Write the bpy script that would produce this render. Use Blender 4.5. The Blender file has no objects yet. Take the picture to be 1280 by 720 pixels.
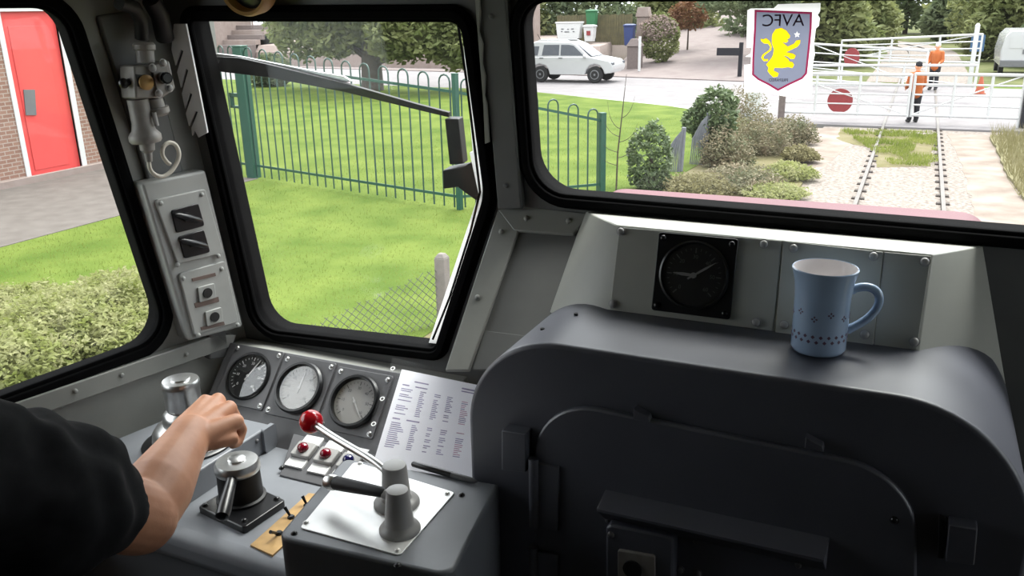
import bpy, bmesh, math, random
from mathutils import Vector, Matrix, noise

# ------------------------------------------------------------------ camera, sky, exposure
SC = bpy.context.scene
COL = SC.collection
CAM = Vector((0.0, 0.0, 3.45))
ROT = Matrix(((0.90804, -0.112705, 0.403436), (0.418424, 0.289122, -0.861005), (-0.019602, 0.950634, 0.309693)))
FPX = 1072.08
cd = bpy.data.cameras.new('camera')
cd.sensor_width = 36.0
cd.lens = FPX / 1280 * 36.0
cd.clip_start = 0.02
cd.clip_end = 600
cam = bpy.data.objects.new('camera', cd)
COL.objects.link(cam)
cam.matrix_world = Matrix.Translation(CAM) @ ROT.to_4x4()
SC.camera = cam

SKY = 4.6
world = bpy.data.worlds.new('overcast_sky')
SC.world = world
world.use_nodes = True
nt = world.node_tree
bg = nt.nodes['Background']
tc = nt.nodes.new('ShaderNodeTexCoord')
sep = nt.nodes.new('ShaderNodeSeparateXYZ')
ramp = nt.nodes.new('ShaderNodeValToRGB')
ramp.color_ramp.elements[0].position = 0.0
ramp.color_ramp.elements[0].color = (0.62, 0.64, 0.68, 1)
ramp.color_ramp.elements[1].position = 0.9
ramp.color_ramp.elements[1].color = (1.0, 1.0, 1.04, 1)
nt.links.new(tc.outputs['Generated'], sep.inputs[0])
nt.links.new(sep.outputs['Z'], ramp.inputs['Fac'])
nt.links.new(ramp.outputs['Color'], bg.inputs['Color'])
bg.inputs['Strength'].default_value = SKY
sd = bpy.data.lights.new('sun', 'SUN')
sd.energy = 7.5
sd.angle = math.radians(34)
sd.color = (1.0, 0.97, 0.92)
sun = bpy.data.objects.new('sun', sd)
COL.objects.link(sun)
sun.rotation_euler = (math.radians(-31), math.radians(8), 0)   # high, ahead of the train, behind thin cloud
vs = SC.view_settings
vs.view_transform = 'Standard'
vs.look = 'None'
vs.gamma = 1.0
vs.exposure = 0.0
vs.use_curve_mapping = False
SC.cycles.max_bounces = 10
SC.cycles.diffuse_bounces = 5
SC.cycles.transparent_max_bounces = 16
SC.cycles.sample_clamp_indirect = 6.0

# ------------------------------------------------------------------ helpers
def ray(px, py):
    return ROT @ Vector((px - 640.0, -(py - 360.0), -FPX))
def at(px, py, x=None, y=None, z=None, n=None, o=None):
    d = ray(px, py)
    if x is not None: t = (x - CAM.x) / d.x
    elif y is not None: t = (y - CAM.y) / d.y
    elif z is not None: t = (z - CAM.z) / d.z
    else: t = (Vector(o) - CAM).dot(Vector(n)) / d.dot(Vector(n))
    return CAM + d * t
def ppm(p):
    return FPX / -(ROT.transposed() @ (Vector(p) - CAM)).z
def lin(c):
    return tuple((v / 12.92 if v <= 0.04045 else ((v + 0.055) / 1.055) ** 2.4) for v in c)
def rgb(r, g, b):
    return lin((r / 255, g / 255, b / 255))

class Frame:
    def __init__(s, o, u, v):
        s.o = Vector(o); s.u = Vector(u).normalized(); s.v = Vector(v).normalized(); s.n = s.u.cross(s.v).normalized()
    def p(s, a, b, c=0.0):
        return s.o + s.u * a + s.v * b + s.n * c
    def uv(s, px, py, c=0.0):
        q = at(px, py, n=s.n, o=s.o + s.n * c) - s.o
        return (q.dot(s.u), q.dot(s.v))
    def px(s, pts, c=0.0):
        return [s.uv(x, y, c) for x, y in pts]
    def mat(s, a=0, b=0, c=0):
        m = Matrix((s.u, s.v, s.n)).transposed().to_4x4()
        m.translation = s.p(a, b, c)
        return m
    def shift(s, c):
        return Frame(s.o + s.n * c, s.u, s.v)
FLAT = Frame((0, 0, 0), (1, 0, 0), (0, 1, 0))
def flat(z):
    return Frame((0, 0, z), (1, 0, 0), (0, 1, 0))

MATS = {}
EXT = [1.0]
def mat(name, col, rough=0.5, metal=0.0, var=0.08, scale=12.0, bump=0.0, bscale=60.0, spec=0.5, col2=None, trans=0.0, coat=0.0, detail=4.0, rvar=0.0):
    m = bpy.data.materials.new(name); m.use_nodes = True
    t = m.node_tree; b = t.nodes['Principled BSDF']
    col = tuple(v * EXT[0] for v in col); col2 = tuple(v * EXT[0] for v in col2) if col2 else None
    c2 = col2 if col2 else tuple(min(1, v * (1 + var)) for v in col)
    c1 = col if col2 else tuple(v * (1 - var) for v in col)
    g = t.nodes.new('ShaderNodeNewGeometry')
    n = t.nodes.new('ShaderNodeTexNoise'); n.inputs['Scale'].default_value = scale; n.inputs['Detail'].default_value = detail
    t.links.new(g.outputs['Position'], n.inputs['Vector'])
    r = t.nodes.new('ShaderNodeValToRGB')
    r.color_ramp.elements[0].position = 0.32; r.color_ramp.elements[0].color = (*c1, 1)
    r.color_ramp.elements[1].position = 0.68; r.color_ramp.elements[1].color = (*c2, 1)
    t.links.new(n.outputs['Fac'], r.inputs['Fac']); t.links.new(r.outputs['Color'], b.inputs['Base Color'])
    b.inputs['Roughness'].default_value = rough; b.inputs['Metallic'].default_value = metal
    b.inputs['Specular IOR Level'].default_value = spec
    if coat: b.inputs['Coat Weight'].default_value = coat
    if rvar:
        mr = t.nodes.new('ShaderNodeMapRange'); mr.inputs['To Min'].default_value = max(0, rough - rvar); mr.inputs['To Max'].default_value = min(1, rough + rvar)
        t.links.new(n.outputs['Fac'], mr.inputs['Value']); t.links.new(mr.outputs['Result'], b.inputs['Roughness'])
    if bump:
        n2 = t.nodes.new('ShaderNodeTexNoise'); n2.inputs['Scale'].default_value = bscale; n2.inputs['Detail'].default_value = 3
        t.links.new(g.outputs['Position'], n2.inputs['Vector'])
        bp = t.nodes.new('ShaderNodeBump'); bp.inputs['Strength'].default_value = bump; bp.inputs['Distance'].default_value = 0.3 / bscale
        t.links.new(n2.outputs['Fac'], bp.inputs['Height']); t.links.new(bp.outputs['Normal'], b.inputs['Normal'])
    if trans:
        tr = t.nodes.new('ShaderNodeBsdfTranslucent'); t.links.new(r.outputs['Color'], tr.inputs['Color'])
        mx = t.nodes.new('ShaderNodeMixShader'); mx.inputs[0].default_value = trans
        t.links.new(b.outputs[0], mx.inputs[1]); t.links.new(tr.outputs[0], mx.inputs[2])
        t.links.new(mx.outputs[0], t.nodes['Material Output'].inputs['Surface'])
    MATS[name] = m
    return m
def glass_mat(name, tint=(0.96, 0.98, 0.97), haze=0.0, refl=1.0):
    m = bpy.data.materials.new(name); m.use_nodes = True
    t = m.node_tree; t.nodes.remove(t.nodes['Principled BSDF'])
    tr = t.nodes.new('ShaderNodeBsdfTransparent'); tr.inputs['Color'].default_value = (*tint, 1)
    gl = t.nodes.new('ShaderNodeBsdfGlossy'); gl.inputs['Roughness'].default_value = 0.02
    ge = t.nodes.new('ShaderNodeNewGeometry')
    dt = t.nodes.new('ShaderNodeVectorMath'); dt.operation = 'DOT_PRODUCT'
    t.links.new(ge.outputs['Incoming'], dt.inputs[0]); t.links.new(ge.outputs['Normal'], dt.inputs[1])
    def mth(op, a, b=None):
        n = t.nodes.new('ShaderNodeMath'); n.operation = op
        for i, q in enumerate((a, b)):
            if q is None: continue
            if isinstance(q, float): n.inputs[i].default_value = q
            else: t.links.new(q, n.inputs[i])
        return n.outputs[0]
    fz = mth('POWER', mth('SUBTRACT', 1.0, mth('ABSOLUTE', dt.outputs['Value'])), 5.0)      # Schlick, the same from both sides
    fz = mth('MULTIPLY', mth('ADD', mth('MULTIPLY', fz, 0.96), 0.04), float(refl))
    class _o: outputs = [fz]
    mu = _o
    mx = t.nodes.new('ShaderNodeMixShader')
    t.links.new(mu.outputs[0], mx.inputs[0]); t.links.new(tr.outputs[0], mx.inputs[1]); t.links.new(gl.outputs[0], mx.inputs[2])
    last = mx
    if haze:
        df = t.nodes.new('ShaderNodeBsdfDiffuse'); df.inputs['Color'].default_value = (0.8, 0.8, 0.8, 1)
        tl = t.nodes.new('ShaderNodeBsdfTranslucent'); tl.inputs['Color'].default_value = (0.8, 0.8, 0.8, 1)
        ad = t.nodes.new('ShaderNodeMixShader'); ad.inputs[0].default_value = 0.6
        t.links.new(df.outputs[0], ad.inputs[1]); t.links.new(tl.outputs[0], ad.inputs[2])
        nz = t.nodes.new('ShaderNodeTexNoise'); nz.inputs['Scale'].default_value = 5.0; nz.inputs['Detail'].default_value = 5
        g = t.nodes.new('ShaderNodeNewGeometry'); t.links.new(g.outputs['Position'], nz.inputs['Vector'])
        mr = t.nodes.new('ShaderNodeMapRange'); mr.inputs['To Min'].default_value = haze * 0.5; mr.inputs['To Max'].default_value = haze * 1.5
        t.links.new(nz.outputs['Fac'], mr.inputs['Value'])
        m2 = t.nodes.new('ShaderNodeMixShader')
        t.links.new(mr.outputs[0], m2.inputs[0]); t.links.new(mx.outputs[0], m2.inputs[1]); t.links.new(ad.outputs[0], m2.inputs[2])
        last = m2
    t.links.new(last.outputs[0], t.nodes['Material Output'].inputs['Surface'])
    MATS[name] = m
    return m

WLOC = {}
def thing(name, label, cat, loc=(0, 0, 0), group=None, m=None):
    o = bpy.data.objects.new(name, None); o.empty_display_size = 0.02
    COL.objects.link(o)
    if m is not None: o.matrix_world = m; WLOC[o] = None
    else: o.location = loc; WLOC[o] = Vector(loc)
    o['label'] = label; o['category'] = cat
    if group: o['group'] = group
    return o
def tag(o, label, cat, group=None, kind=None):
    o['label'] = label; o['category'] = cat
    if group: o['group'] = group
    if kind: o['kind'] = kind
    return o
def finish(name, me, m, parent=None, smooth=40, bev=0.0, bseg=2, label=None):
    """Links a mesh as ONE object, its origin at the middle of its own box."""
    off = Vector((0, 0, 0))
    if parent is not None and WLOC.get(parent) is not None: off = WLOC[parent]
    if len(me.vertices):
        xs = [v.co for v in me.vertices]
        mid = Vector([(min(c[i] for c in xs) + max(c[i] for c in xs)) / 2 for i in range(3)])
        me.transform(Matrix.Translation(-mid))
    else: mid = Vector((0, 0, 0))
    o = bpy.data.objects.new(name, me)
    COL.objects.link(o)
    if parent is not None: o.parent = parent
    o.location = mid - off
    if parent is None or WLOC.get(parent) is not None: WLOC[o] = mid
    else: WLOC[o] = None; o['_l'] = 1
    for mm in (m if isinstance(m, (list, tuple)) else [m]): me.materials.append(mm)
    if smooth:
        me.polygons.foreach_set('use_smooth', [True] * len(me.polygons))
        me.set_sharp_from_angle(angle=math.radians(smooth))
    if bev:
        b = o.modifiers.new('bevel', 'BEVEL'); b.width = bev; b.segments = bseg; b.limit_method = 'ANGLE'; b.angle_limit = math.radians(40); b.harden_normals = False
    if label: o['label'] = label
    return o
def part(name, bm, m, parent=None, **k):
    me = bpy.data.meshes.new(name)
    bmesh.ops.recalc_face_normals(bm, faces=bm.faces)
    bm.to_mesh(me); bm.free()
    return finish(name, me, m, parent, **k)
def sub(name, bm, m, parent, **k):
    """A sub-part: child of a part. Part coordinates are those of the whole thing."""
    o = part(name, bm, m, None, **k)
    par_l = parent.location.copy()
    q = parent.parent
    if WLOC.get(parent) is not None: o.location = o.location - WLOC[parent]
    else: o.location = o.location - par_l
    o.parent = parent
    WLOC[o] = None
    return o
def struct(name, bm, m, **k):
    o = part(name, bm, m, None, **k); o['kind'] = 'structure'
    return o
def B(): return bmesh.new()

def prism(bm, pts, fr, c0, c1, scale_top=1.0):
    n = len(pts)
    ca = sum(p[0] for p in pts) / n; cb = sum(p[1] for p in pts) / n
    lo = [bm.verts.new(fr.p(a, b, c0)) for a, b in pts]
    hi = [bm.verts.new(fr.p(ca + (a - ca) * scale_top, cb + (b - cb) * scale_top, c1)) for a, b in pts]
    bm.faces.new(lo[::-1]); bm.faces.new(hi)
    for i in range(n):
        j = (i + 1) % n
        bm.faces.new((lo[i], lo[j], hi[j], hi[i]))
def rect(a0, b0, a1, b1): return [(a0, b0), (a1, b0), (a1, b1), (a0, b1)]
def box(bm, x0, y0, z0, x1, y1, z1):
    prism(bm, rect(x0, y0, x1, y1), FLAT, z0, z1)
def hull(bm, pts):
    vs_ = [bm.verts.new(p) for p in pts]
    bmesh.ops.convex_hull(bm, input=vs_)
def rounded(poly, rads, seg=6):
    out = []; n = len(poly)
    if not isinstance(rads, (list, tuple)): rads = [rads] * n
    for i in range(n):
        p = Vector(poly[i]); a = Vector(poly[i - 1]); b = Vector(poly[(i + 1) % n]); r = rads[i]
        if r <= 0: out.append((p.x, p.y)); continue
        d1 = (a - p); d2 = (b - p); l1 = d1.length; l2 = d2.length; d1.normalize(); d2.normalize()
        ang = math.acos(max(-1, min(1, d1.dot(d2))))
        if ang > 3.1: out.append((p.x, p.y)); continue
        tl = min(r / math.tan(ang / 2), l1 * 0.48, l2 * 0.48); rr = tl * math.tan(ang / 2)
        c = p + (d1 + d2).normalized() * (rr / math.sin(ang / 2))
        s = p + d1 * tl - c; e = p + d2 * tl - c
        a0 = math.atan2(s.y, s.x); da = math.atan2(e.y, e.x) - a0
        while da > math.pi: da -= 2 * math.pi
        while da < -math.pi: da += 2 * math.pi
        for k in range(seg + 1):
            t = a0 + da * k / seg
            out.append((c.x + rr * math.cos(t), c.y + rr * math.sin(t)))
    return out
def area(poly):
    return sum(poly[i - 1][0] * poly[i][1] - poly[i][0] * poly[i - 1][1] for i in range(len(poly))) / 2
def grow(poly, d):
    """Offset a closed outline by d (outward positive), point for point."""
    s = 1 if area(poly) > 0 else -1
    out = []; n = len(poly)
    for i in range(n):
        p = Vector(poly[i]); a = Vector(poly[i - 1]); b = Vector(poly[(i + 1) % n])
        e1 = (p - a).normalized(); e2 = (b - p).normalized()
        n1 = Vector((e1.y, -e1.x)) * s; n2 = Vector((e2.y, -e2.x)) * s
        nn = n1 + n2
        if nn.length < 1e-6: nn = n1
        nn.normalize()
        k = max(0.4, nn.dot(n1))
        q = p + nn * (d / k); out.append((q.x, q.y))
    return out
def ring(bm, outer, inner, fr, c0, c1):
    n = len(outer)
    L = [[bm.verts.new(fr.p(a, b, c)) for a, b in pl] for pl, c in ((outer, c0), (outer, c1), (inner, c1), (inner, c0))]
    for i in range(n):
        j = (i + 1) % n
        for k in range(4):
            A = L[k]; Bq = L[(k + 1) % 4]
            bm.faces.new((A[i], A[j], Bq[j], Bq[i]))
def holed(bm, outer, holes, fr, c0, c1):
    """Plate with window holes cut through it."""
    tmp = B(); es = []
    for lp in [outer] + holes:
        v = [tmp.verts.new((a, b, 0)) for a, b in lp]
        for i in range(len(v)): es.append(tmp.edges.new((v[i - 1], v[i])))
    bmesh.ops.triangle_fill(tmp, use_beauty=True, use_dissolve=False, edges=es)
    tmp.verts.index_update()
    for c in (c0, c1):
        vv = [bm.verts.new(fr.p(v.co.x, v.co.y, c)) for v in tmp.verts]
        for f in tmp.faces: bm.faces.new([vv[v.index] for v in f.verts])
        if c == c0: lo = vv
        else: hi = vv
    k = 0
    for lp in [outer] + holes:
        n = len(lp)
        for i in range(n):
            j = (i + 1) % n
            bm.faces.new((lo[k + i], lo[k + j], hi[k + j], hi[k + i]))
        k += n
    tmp.free()
def ragged(poly, step=0.5, amp=0.15, seed=0):
    rnd = random.Random(seed); out = []
    n = len(poly)
    for i in range(n):
        a = Vector(poly[i]); b = Vector(poly[(i + 1) % n]); k = max(1, int((b - a).length / step))
        for j in range(k):
            q = a + (b - a) * (j / k); out.append((q.x + rnd.uniform(-amp, amp), q.y + rnd.uniform(-amp, amp)))
    return out
def lathe(bm, prof, m, seg=32, caps=True):
    rows = []
    for r, h in prof:
        if r < 1e-6: rows.append([bm.verts.new(m @ Vector((0, 0, h)))])
        else: rows.append([bm.verts.new(m @ Vector((r * math.cos(2 * math.pi * i / seg), r * math.sin(2 * math.pi * i / seg), h))) for i in range(seg)])
    for A, C in zip(rows, rows[1:]):
        for i in range(seg):
            j = (i + 1) % seg
            if len(A) == 1 and len(C) == 1: continue
            if len(A) == 1: bm.faces.new((A[0], C[i], C[j]))
            elif len(C) == 1: bm.faces.new((A[i], A[j], C[0]))
            else: bm.faces.new((A[i], A[j], C[j], C[i]))
    for R, flip in ((rows[0], True), (rows[-1], False)):
        if len(R) > 2 and caps:
            try: bm.faces.new(R[::-1] if flip else R)
            except ValueError: pass
def axis(p, d, up=None):
    z = Vector(d).normalized()
    x = Vector(up) if up is not None else (Vector((0, 0, 1)) if abs(z.z) < 0.9 else Vector((1, 0, 0)))
    x = (x - z * x.dot(z)).normalized(); y = z.cross(x)
    m = Matrix((x, y, z)).transposed().to_4x4(); m.translation = Vector(p)
    return m
def cyl(bm, p0, p1, r0, r1=None, seg=20, rim=0.0):
    p0 = Vector(p0); p1 = Vector(p1); h = (p1 - p0).length; r1 = r0 if r1 is None else r1
    pr = [(r0, 0), (r1, h)]
    if rim: pr = [(r0, 0), (r1, h - rim), (r1 - rim * 0.3, h - rim * 0.3), (r1 - rim, h)]
    lathe(bm, pr, axis(p0, p1 - p0), seg)
def tube(bm, pts, r, seg=10):
    pts = [Vector(p) for p in pts]; n = len(pts)
    rs = r if isinstance(r, (list, tuple)) else [r] * n
    rows = []; up = None
    for i in range(n):
        d = (pts[min(i + 1, n - 1)] - pts[max(i - 1, 0)]).normalized()
        if up is None: up = Vector((0, 0, 1)) if abs(d.z) < 0.9 else Vector((1, 0, 0))
        x = (up - d * up.dot(d)).normalized(); y = d.cross(x); up = x
        rows.append([bm.verts.new(pts[i] + (x * math.cos(2 * math.pi * k / seg) + y * math.sin(2 * math.pi * k / seg)) * rs[i]) for k in range(seg)])
    for A, C in zip(rows, rows[1:]):
        for k in range(seg):
            j = (k + 1) % seg
            bm.faces.new((A[k], A[j], C[j], C[k]))
    bm.faces.new(rows[0][::-1]); bm.faces.new(rows[-1])
def ball(bm, c, r, seg=16, sc=(1, 1, 1)):
    m = Matrix.Translation(Vector(c)) @ Matrix.Diagonal((*sc, 1))
    bmesh.ops.create_uvsphere(bm, u_segments=seg, v_segments=max(6, seg * 3 // 4), radius=r, matrix=m)
def bez(p0, p1, p2, p3, n=12):
    out = []
    for i in range(n + 1):
        t = i / n; s = 1 - t
        out.append(Vector(p0) * s ** 3 + Vector(p1) * 3 * s * s * t + Vector(p2) * 3 * s * t * t + Vector(p3) * t ** 3)
    return out
def sheet(bm, outer, holes, fr, c):
    tmp = B(); es = []
    for lp in [outer] + holes:
        v = [tmp.verts.new((a, b, 0)) for a, b in lp]
        for i in range(len(v)): es.append(tmp.edges.new((v[i - 1], v[i])))
    bmesh.ops.triangle_fill(tmp, use_beauty=True, use_dissolve=False, edges=es)
    tmp.verts.index_update()
    vv = [bm.verts.new(fr.p(v.co.x, v.co.y, c)) for v in tmp.verts]
    for f in tmp.faces: bm.faces.new([vv[v.index] for v in f.verts])
    tmp.free()
def screw(bm, fr, a, b, c, r):
    """Dome head with a washer under it."""
    m = fr.mat(a, b, c)
    lathe(bm, [(r * 1.25, 0), (r * 1.25, r * 0.18), (r, r * 0.2), (r * 0.92, r * 0.5), (r * 0.6, r * 0.8), (0, r * 0.88)], m, 14)
def screws(name, m, parent, fr, pts, c, r, px=True, how=None):
    for q in pts:
        a, b = fr.uv(q[0], q[1], c) if px else q
        bm = B(); screw(bm, fr, a, b, c, r); (how or part)(name, bm, m, parent)
def text(bm, s, fr, a, b, c, size, mirror=False, thick=0.0005, align='CENTER', stretch=1.0):
    cu = bpy.data.curves.new('t', 'FONT'); cu.body = s; cu.size = size; cu.extrude = thick; cu.align_x = align; cu.align_y = 'CENTER'
    o = bpy.data.objects.new('t', cu); COL.objects.link(o)
    bpy.context.view_layer.update()
    me = bpy.data.meshes.new_from_object(o.evaluated_get(bpy.context.evaluated_depsgraph_get()))
    bpy.data.objects.remove(o); bpy.data.curves.remove(cu)
    me.transform(fr.mat(a, b, c) @ Matrix.Diagonal(((-1 if mirror else 1) * stretch, 1, 1, 1)))
    bm.from_mesh(me); bpy.data.meshes.remove(me)
def copy_tree(o, parent=None):
    c = o.copy(); COL.objects.link(c)
    if parent is not None: c.parent = parent
    for ch in [x for x in SC.objects if x.parent == o]: copy_tree(ch, c)
    return c

# ------------------------------------------------------------------ materials
M_wall = mat('grey_green_paint', rgb(148, 149, 144), 0.42, var=0.07, bump=0.05, bscale=250)
M_wall_dk = mat('dark_grey_paint', rgb(98, 99, 98), 0.5, var=0.08, bump=0.05, bscale=250)
M_desk = mat('blue_grey_paint', rgb(120, 123, 129), 0.42, var=0.07, bump=0.04, bscale=200, rvar=0.06)
M_cab = mat('cabinet_blue_grey_paint', rgb(80, 82, 92), 0.44, spec=1.0, var=0.1, scale=9, bump=0.03, bscale=160, rvar=0.06)
M_panel = mat('dark_panel_paint', rgb(94, 94, 97), 0.4, var=0.06)
M_back = mat('bulkhead_brown', rgb(62, 56, 52), 0.6)
M_cream_paint = mat('cream_ceiling_paint', rgb(160, 156, 149), 0.6)
M_ceil = mat('ceiling_paint', rgb(84, 80, 77), 0.6)
M_floor = mat('floor_lino', rgb(46, 44, 43), 0.7, var=0.2)
M_rub = mat('black_rubber', rgb(13, 13, 14), 0.85, var=0.15, scale=40, spec=0.04)
M_blk = mat('black_enamel', rgb(24, 24, 26), 0.28, var=0.1)
M_blk2 = mat('matt_black', rgb(20, 20, 21), 0.6, var=0.15)
M_steel = mat('brushed_steel', (0.62, 0.62, 0.61), 0.33, metal=1.0, var=0.08, scale=60)
M_alu = mat('aluminium_plate', (0.86, 0.86, 0.85), 0.42, metal=0.55, var=0.04, scale=30)
M_chrome = mat('chrome', (0.78, 0.78, 0.77), 0.14, metal=1.0, var=0.03)
M_greyp = mat('grey_lever_paint', rgb(160, 159, 158), 0.38, var=0.05)
M_red = mat('red_plastic', rgb(196, 18, 34), 0.18, var=0.05, coat=0.4)
M_dash = mat('pale_grey_dash_paint', rgb(172, 173, 166), 0.42, var=0.05)
M_white = mat('white_card', rgb(236, 236, 236), 0.6, var=0.02)
M_backing = mat('thin_white_vinyl', rgb(240, 240, 240), 0.6, var=0.02, trans=0.75)
M_paper = mat('paper', (0.92, 0.92, 0.95), 0.7, var=0.02)
M_ink = mat('faded_ink', rgb(146, 138, 168), 0.8, var=0.25, scale=90)
M_ink_r = mat('faded_red_ink', rgb(190, 150, 172), 0.8, var=0.2, scale=90)
M_dial = mat('dial_black', rgb(26, 26, 28), 0.55)
M_dial_glare = mat('dial_glare', rgb(196, 194, 192), 0.5, var=0.04)  # glare of the side window put into the dial colour
M_brass = mat('worn_brass', rgb(176, 142, 92), 0.45, metal=0.35, var=0.18, scale=40)
M_tan = mat('tan_enamel', rgb(170, 130, 70), 0.5, var=0.15)
M_lred = mat('lamp_red', rgb(110, 6, 26), 0.08, var=0.05, coat=0.6)
M_lblue = mat('lamp_blue', rgb(26, 24, 72), 0.08, var=0.05, coat=0.6)
M_boxgrey = mat('switch_box_grey', rgb(164, 165, 162), 0.4, var=0.06)
M_pipe = mat('dull_pipe_paint', rgb(138, 134, 130), 0.45, var=0.16, scale=30)
M_cream = mat('cable_cream', rgb(196, 190, 178), 0.5)
M_mug = mat('mug_blue_glaze', rgb(160, 182, 210), 0.2, var=0.05, coat=0.3)
M_mugin = mat('mug_white_glaze', rgb(232, 228, 228), 0.25, var=0.02)
M_mugdot = mat('mug_motif', rgb(92, 70, 92), 0.4, var=0.15)
M_glass = glass_mat('window_glass', haze=0.004, refl=0.35)
M_gglass = glass_mat('gauge_glass', (0.97, 0.97, 0.97), refl=1.3)
M_sleeve = glass_mat('clear_plastic', (0.95, 0.95, 0.97), haze=0.05, refl=1.2)
M_skin = mat('skin', rgb(186, 130, 98), 0.5, var=0.07, scale=22, bump=0.15, bscale=350, col2=rgb(208, 152, 120))
M_shirt = mat('black_cotton', rgb(22, 22, 24), 0.9, var=0.2, scale=60, bump=0.25, bscale=700, spec=0.2)
M_trou = mat('dark_trousers', rgb(38, 37, 40), 0.9, var=0.15, scale=60, spec=0.2)
M_hair = mat('brown_hair', rgb(60, 44, 34), 0.6, var=0.3, scale=90)
M_maroon = mat('faded_maroon_paint', rgb(90, 36, 48), 0.6, var=0.07, scale=5)
M_claret = mat('claret', rgb(128, 36, 70), 0.5, trans=0.6)
M_shield = mat('shield_grey_blue', rgb(116, 120, 138), 0.5, var=0.06, trans=0.6)
M_yel = mat('lion_yellow', rgb(226, 190, 20), 0.5, var=0.04, trans=0.7)
M_navy = mat('dark_letters', rgb(74, 34, 60), 0.5, trans=0.5)

# outdoor
M_wip = mat('wiper_black', rgb(13, 13, 14), 0.5, var=0.2)
EXT[0] = 0.35
M_scrub = mat('scrub_ground', rgb(110, 122, 70), 0.95, scale=0.8, col2=rgb(150, 152, 104), bump=0.6, bscale=8, spec=0.1, detail=8)
M_grass = mat('lawn', rgb(106, 134, 50), 0.95, scale=0.9, col2=rgb(146, 166, 76), bump=0.8, bscale=22, spec=0.1, detail=10)
M_earth = mat('verge_earth', rgb(150, 144, 96), 0.95, scale=1.6, col2=rgb(178, 166, 132), bump=0.6, bscale=15, spec=0.1, detail=8)
M_ballast = mat('ballast', rgb(158, 144, 136), 0.95, scale=14, col2=rgb(222, 210, 200), bump=1.0, bscale=18, spec=0.1, detail=6)
M_path = mat('sandy_path', rgb(176, 158, 146), 0.95, scale=1.5, col2=rgb(216, 202, 190), bump=0.5, bscale=18, spec=0.1, detail=8)
M_tarmac = mat('grey_tarmac', rgb(140, 132, 126), 0.9, scale=3, col2=rgb(158, 150, 144), bump=0.3, bscale=60, spec=0.2, detail=8)
M_road = mat('pale_road', rgb(176, 170, 172), 0.9, scale=1.5, col2=rgb(192, 186, 188), spec=0.2, detail=8)
M_pave = mat('pinkish_pavement', rgb(172, 156, 154), 0.9, scale=1.5, col2=rgb(186, 172, 168), spec=0.2)
M_line = mat('road_paint', rgb(245, 245, 245), 0.8, var=0.03)
M_rail = mat('rail_steel', rgb(140, 128, 120), 0.4, metal=0.4, var=0.1)
M_railside = mat('rusty_rail_side', rgb(84, 68, 60), 0.8, var=0.2)
M_green = mat('fence_green', rgb(52, 116, 96), 0.5, var=0.06)
M_greend = mat('fence_green_bars', rgb(60, 104, 92), 0.5, var=0.06)
M_rdoor = mat('red_door_paint', (1.55, 0.15, 0.14), 0.55, var=0.05, scale=3)
M_wpaint = mat('white_gloss_paint', (1.35, 1.35, 1.35), 0.45, var=0.02)
M_conc = mat('concrete', rgb(178, 168, 162), 0.9, var=0.1, bump=0.3)
M_wire = mat('galvanised_wire', rgb(128, 128, 124), 0.5, metal=0.4)
M_net = mat('grey_netting', rgb(168, 170, 180), 0.9, var=0.12)
M_bark = mat('bark', rgb(104, 92, 80), 0.9, var=0.25, scale=8, bump=0.5, bscale=25)
M_leaf = mat('leaf_mid', rgb(152, 168, 98), 0.8, scale=0.9, col2=rgb(216, 222, 150), trans=0.4, detail=8)
M_leafd = mat('leaf_dark', rgb(126, 146, 108), 0.8, scale=0.7, col2=rgb(184, 198, 146), trans=0.4, detail=8)
M_leafy = mat('leaf_yellowish', rgb(146, 158, 88), 0.7, scale=0.8, col2=rgb(192, 198, 132), trans=0.4, detail=8)
M_ivy = mat('ivy_leaf', rgb(92, 124, 70), 0.5, scale=14, col2=rgb(176, 196, 140), trans=0.3)
M_bramble = mat('bramble_leaf', rgb(146, 156, 112), 0.8, scale=3, col2=rgb(214, 192, 160), trans=0.25, detail=8)
M_straw = mat('dry_grass', rgb(176, 168, 110), 0.9, scale=2, col2=rgb(208, 198, 150), trans=0.3)
M_hedge = mat('hedge_leaf', rgb(192, 206, 104), 0.8, scale=4, col2=rgb(252, 250, 188), trans=0.5, detail=6)
M_blossom = mat('hydrangea_bloom', rgb(216, 184, 180), 0.8, scale=6, col2=rgb(226, 208, 186), trans=0.2)
M_russet = mat('russet_leaf', rgb(158, 104, 74), 0.8, scale=2, col2=rgb(186, 140, 96), trans=0.3)
M_car = mat('white_car_paint', (1.15, 1.15, 1.17), 0.25, var=0.02, coat=0.5)
M_carg = mat('car_window', rgb(142, 146, 156), 0.12, var=0.06)
M_tyre = mat('tyre', rgb(40, 40, 42), 0.8)
M_hub = mat('wheel_alloy', rgb(186, 188, 192), 0.35, metal=0.5)
M_brickwall = None
M_stone = mat('sandstone', rgb(196, 174, 164), 0.9, scale=3, col2=rgb(210, 190, 182), bump=0.3, bscale=10)
M_stoned = mat('grey_stone', rgb(160, 144, 140), 0.9, var=0.12, bump=0.4, bscale=12)
M_wood = mat('fence_wood', rgb(120, 112, 82), 0.9, scale=3, col2=rgb(146, 136, 96))
M_bluebin = mat('blue_bin_plastic', rgb(62, 84, 156), 0.5)
M_greenbin = mat('green_bin_plastic', rgb(58, 150, 92), 0.5)
M_orange = mat('orange_hi_vis', rgb(250, 132, 52), 0.8, var=0.06)
M_disc = mat('crossing_red', rgb(196, 64, 70), 0.6)
M_cone = mat('cone_orange', rgb(244, 120, 76), 0.6)
M_bluesign = mat('sign_blue', rgb(74, 124, 176), 0.5)
M_dark = mat('dark_cloth', rgb(46, 46, 56), 0.9)
M_navycap = mat('dark_cap', rgb(40, 38, 48), 0.9)

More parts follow.
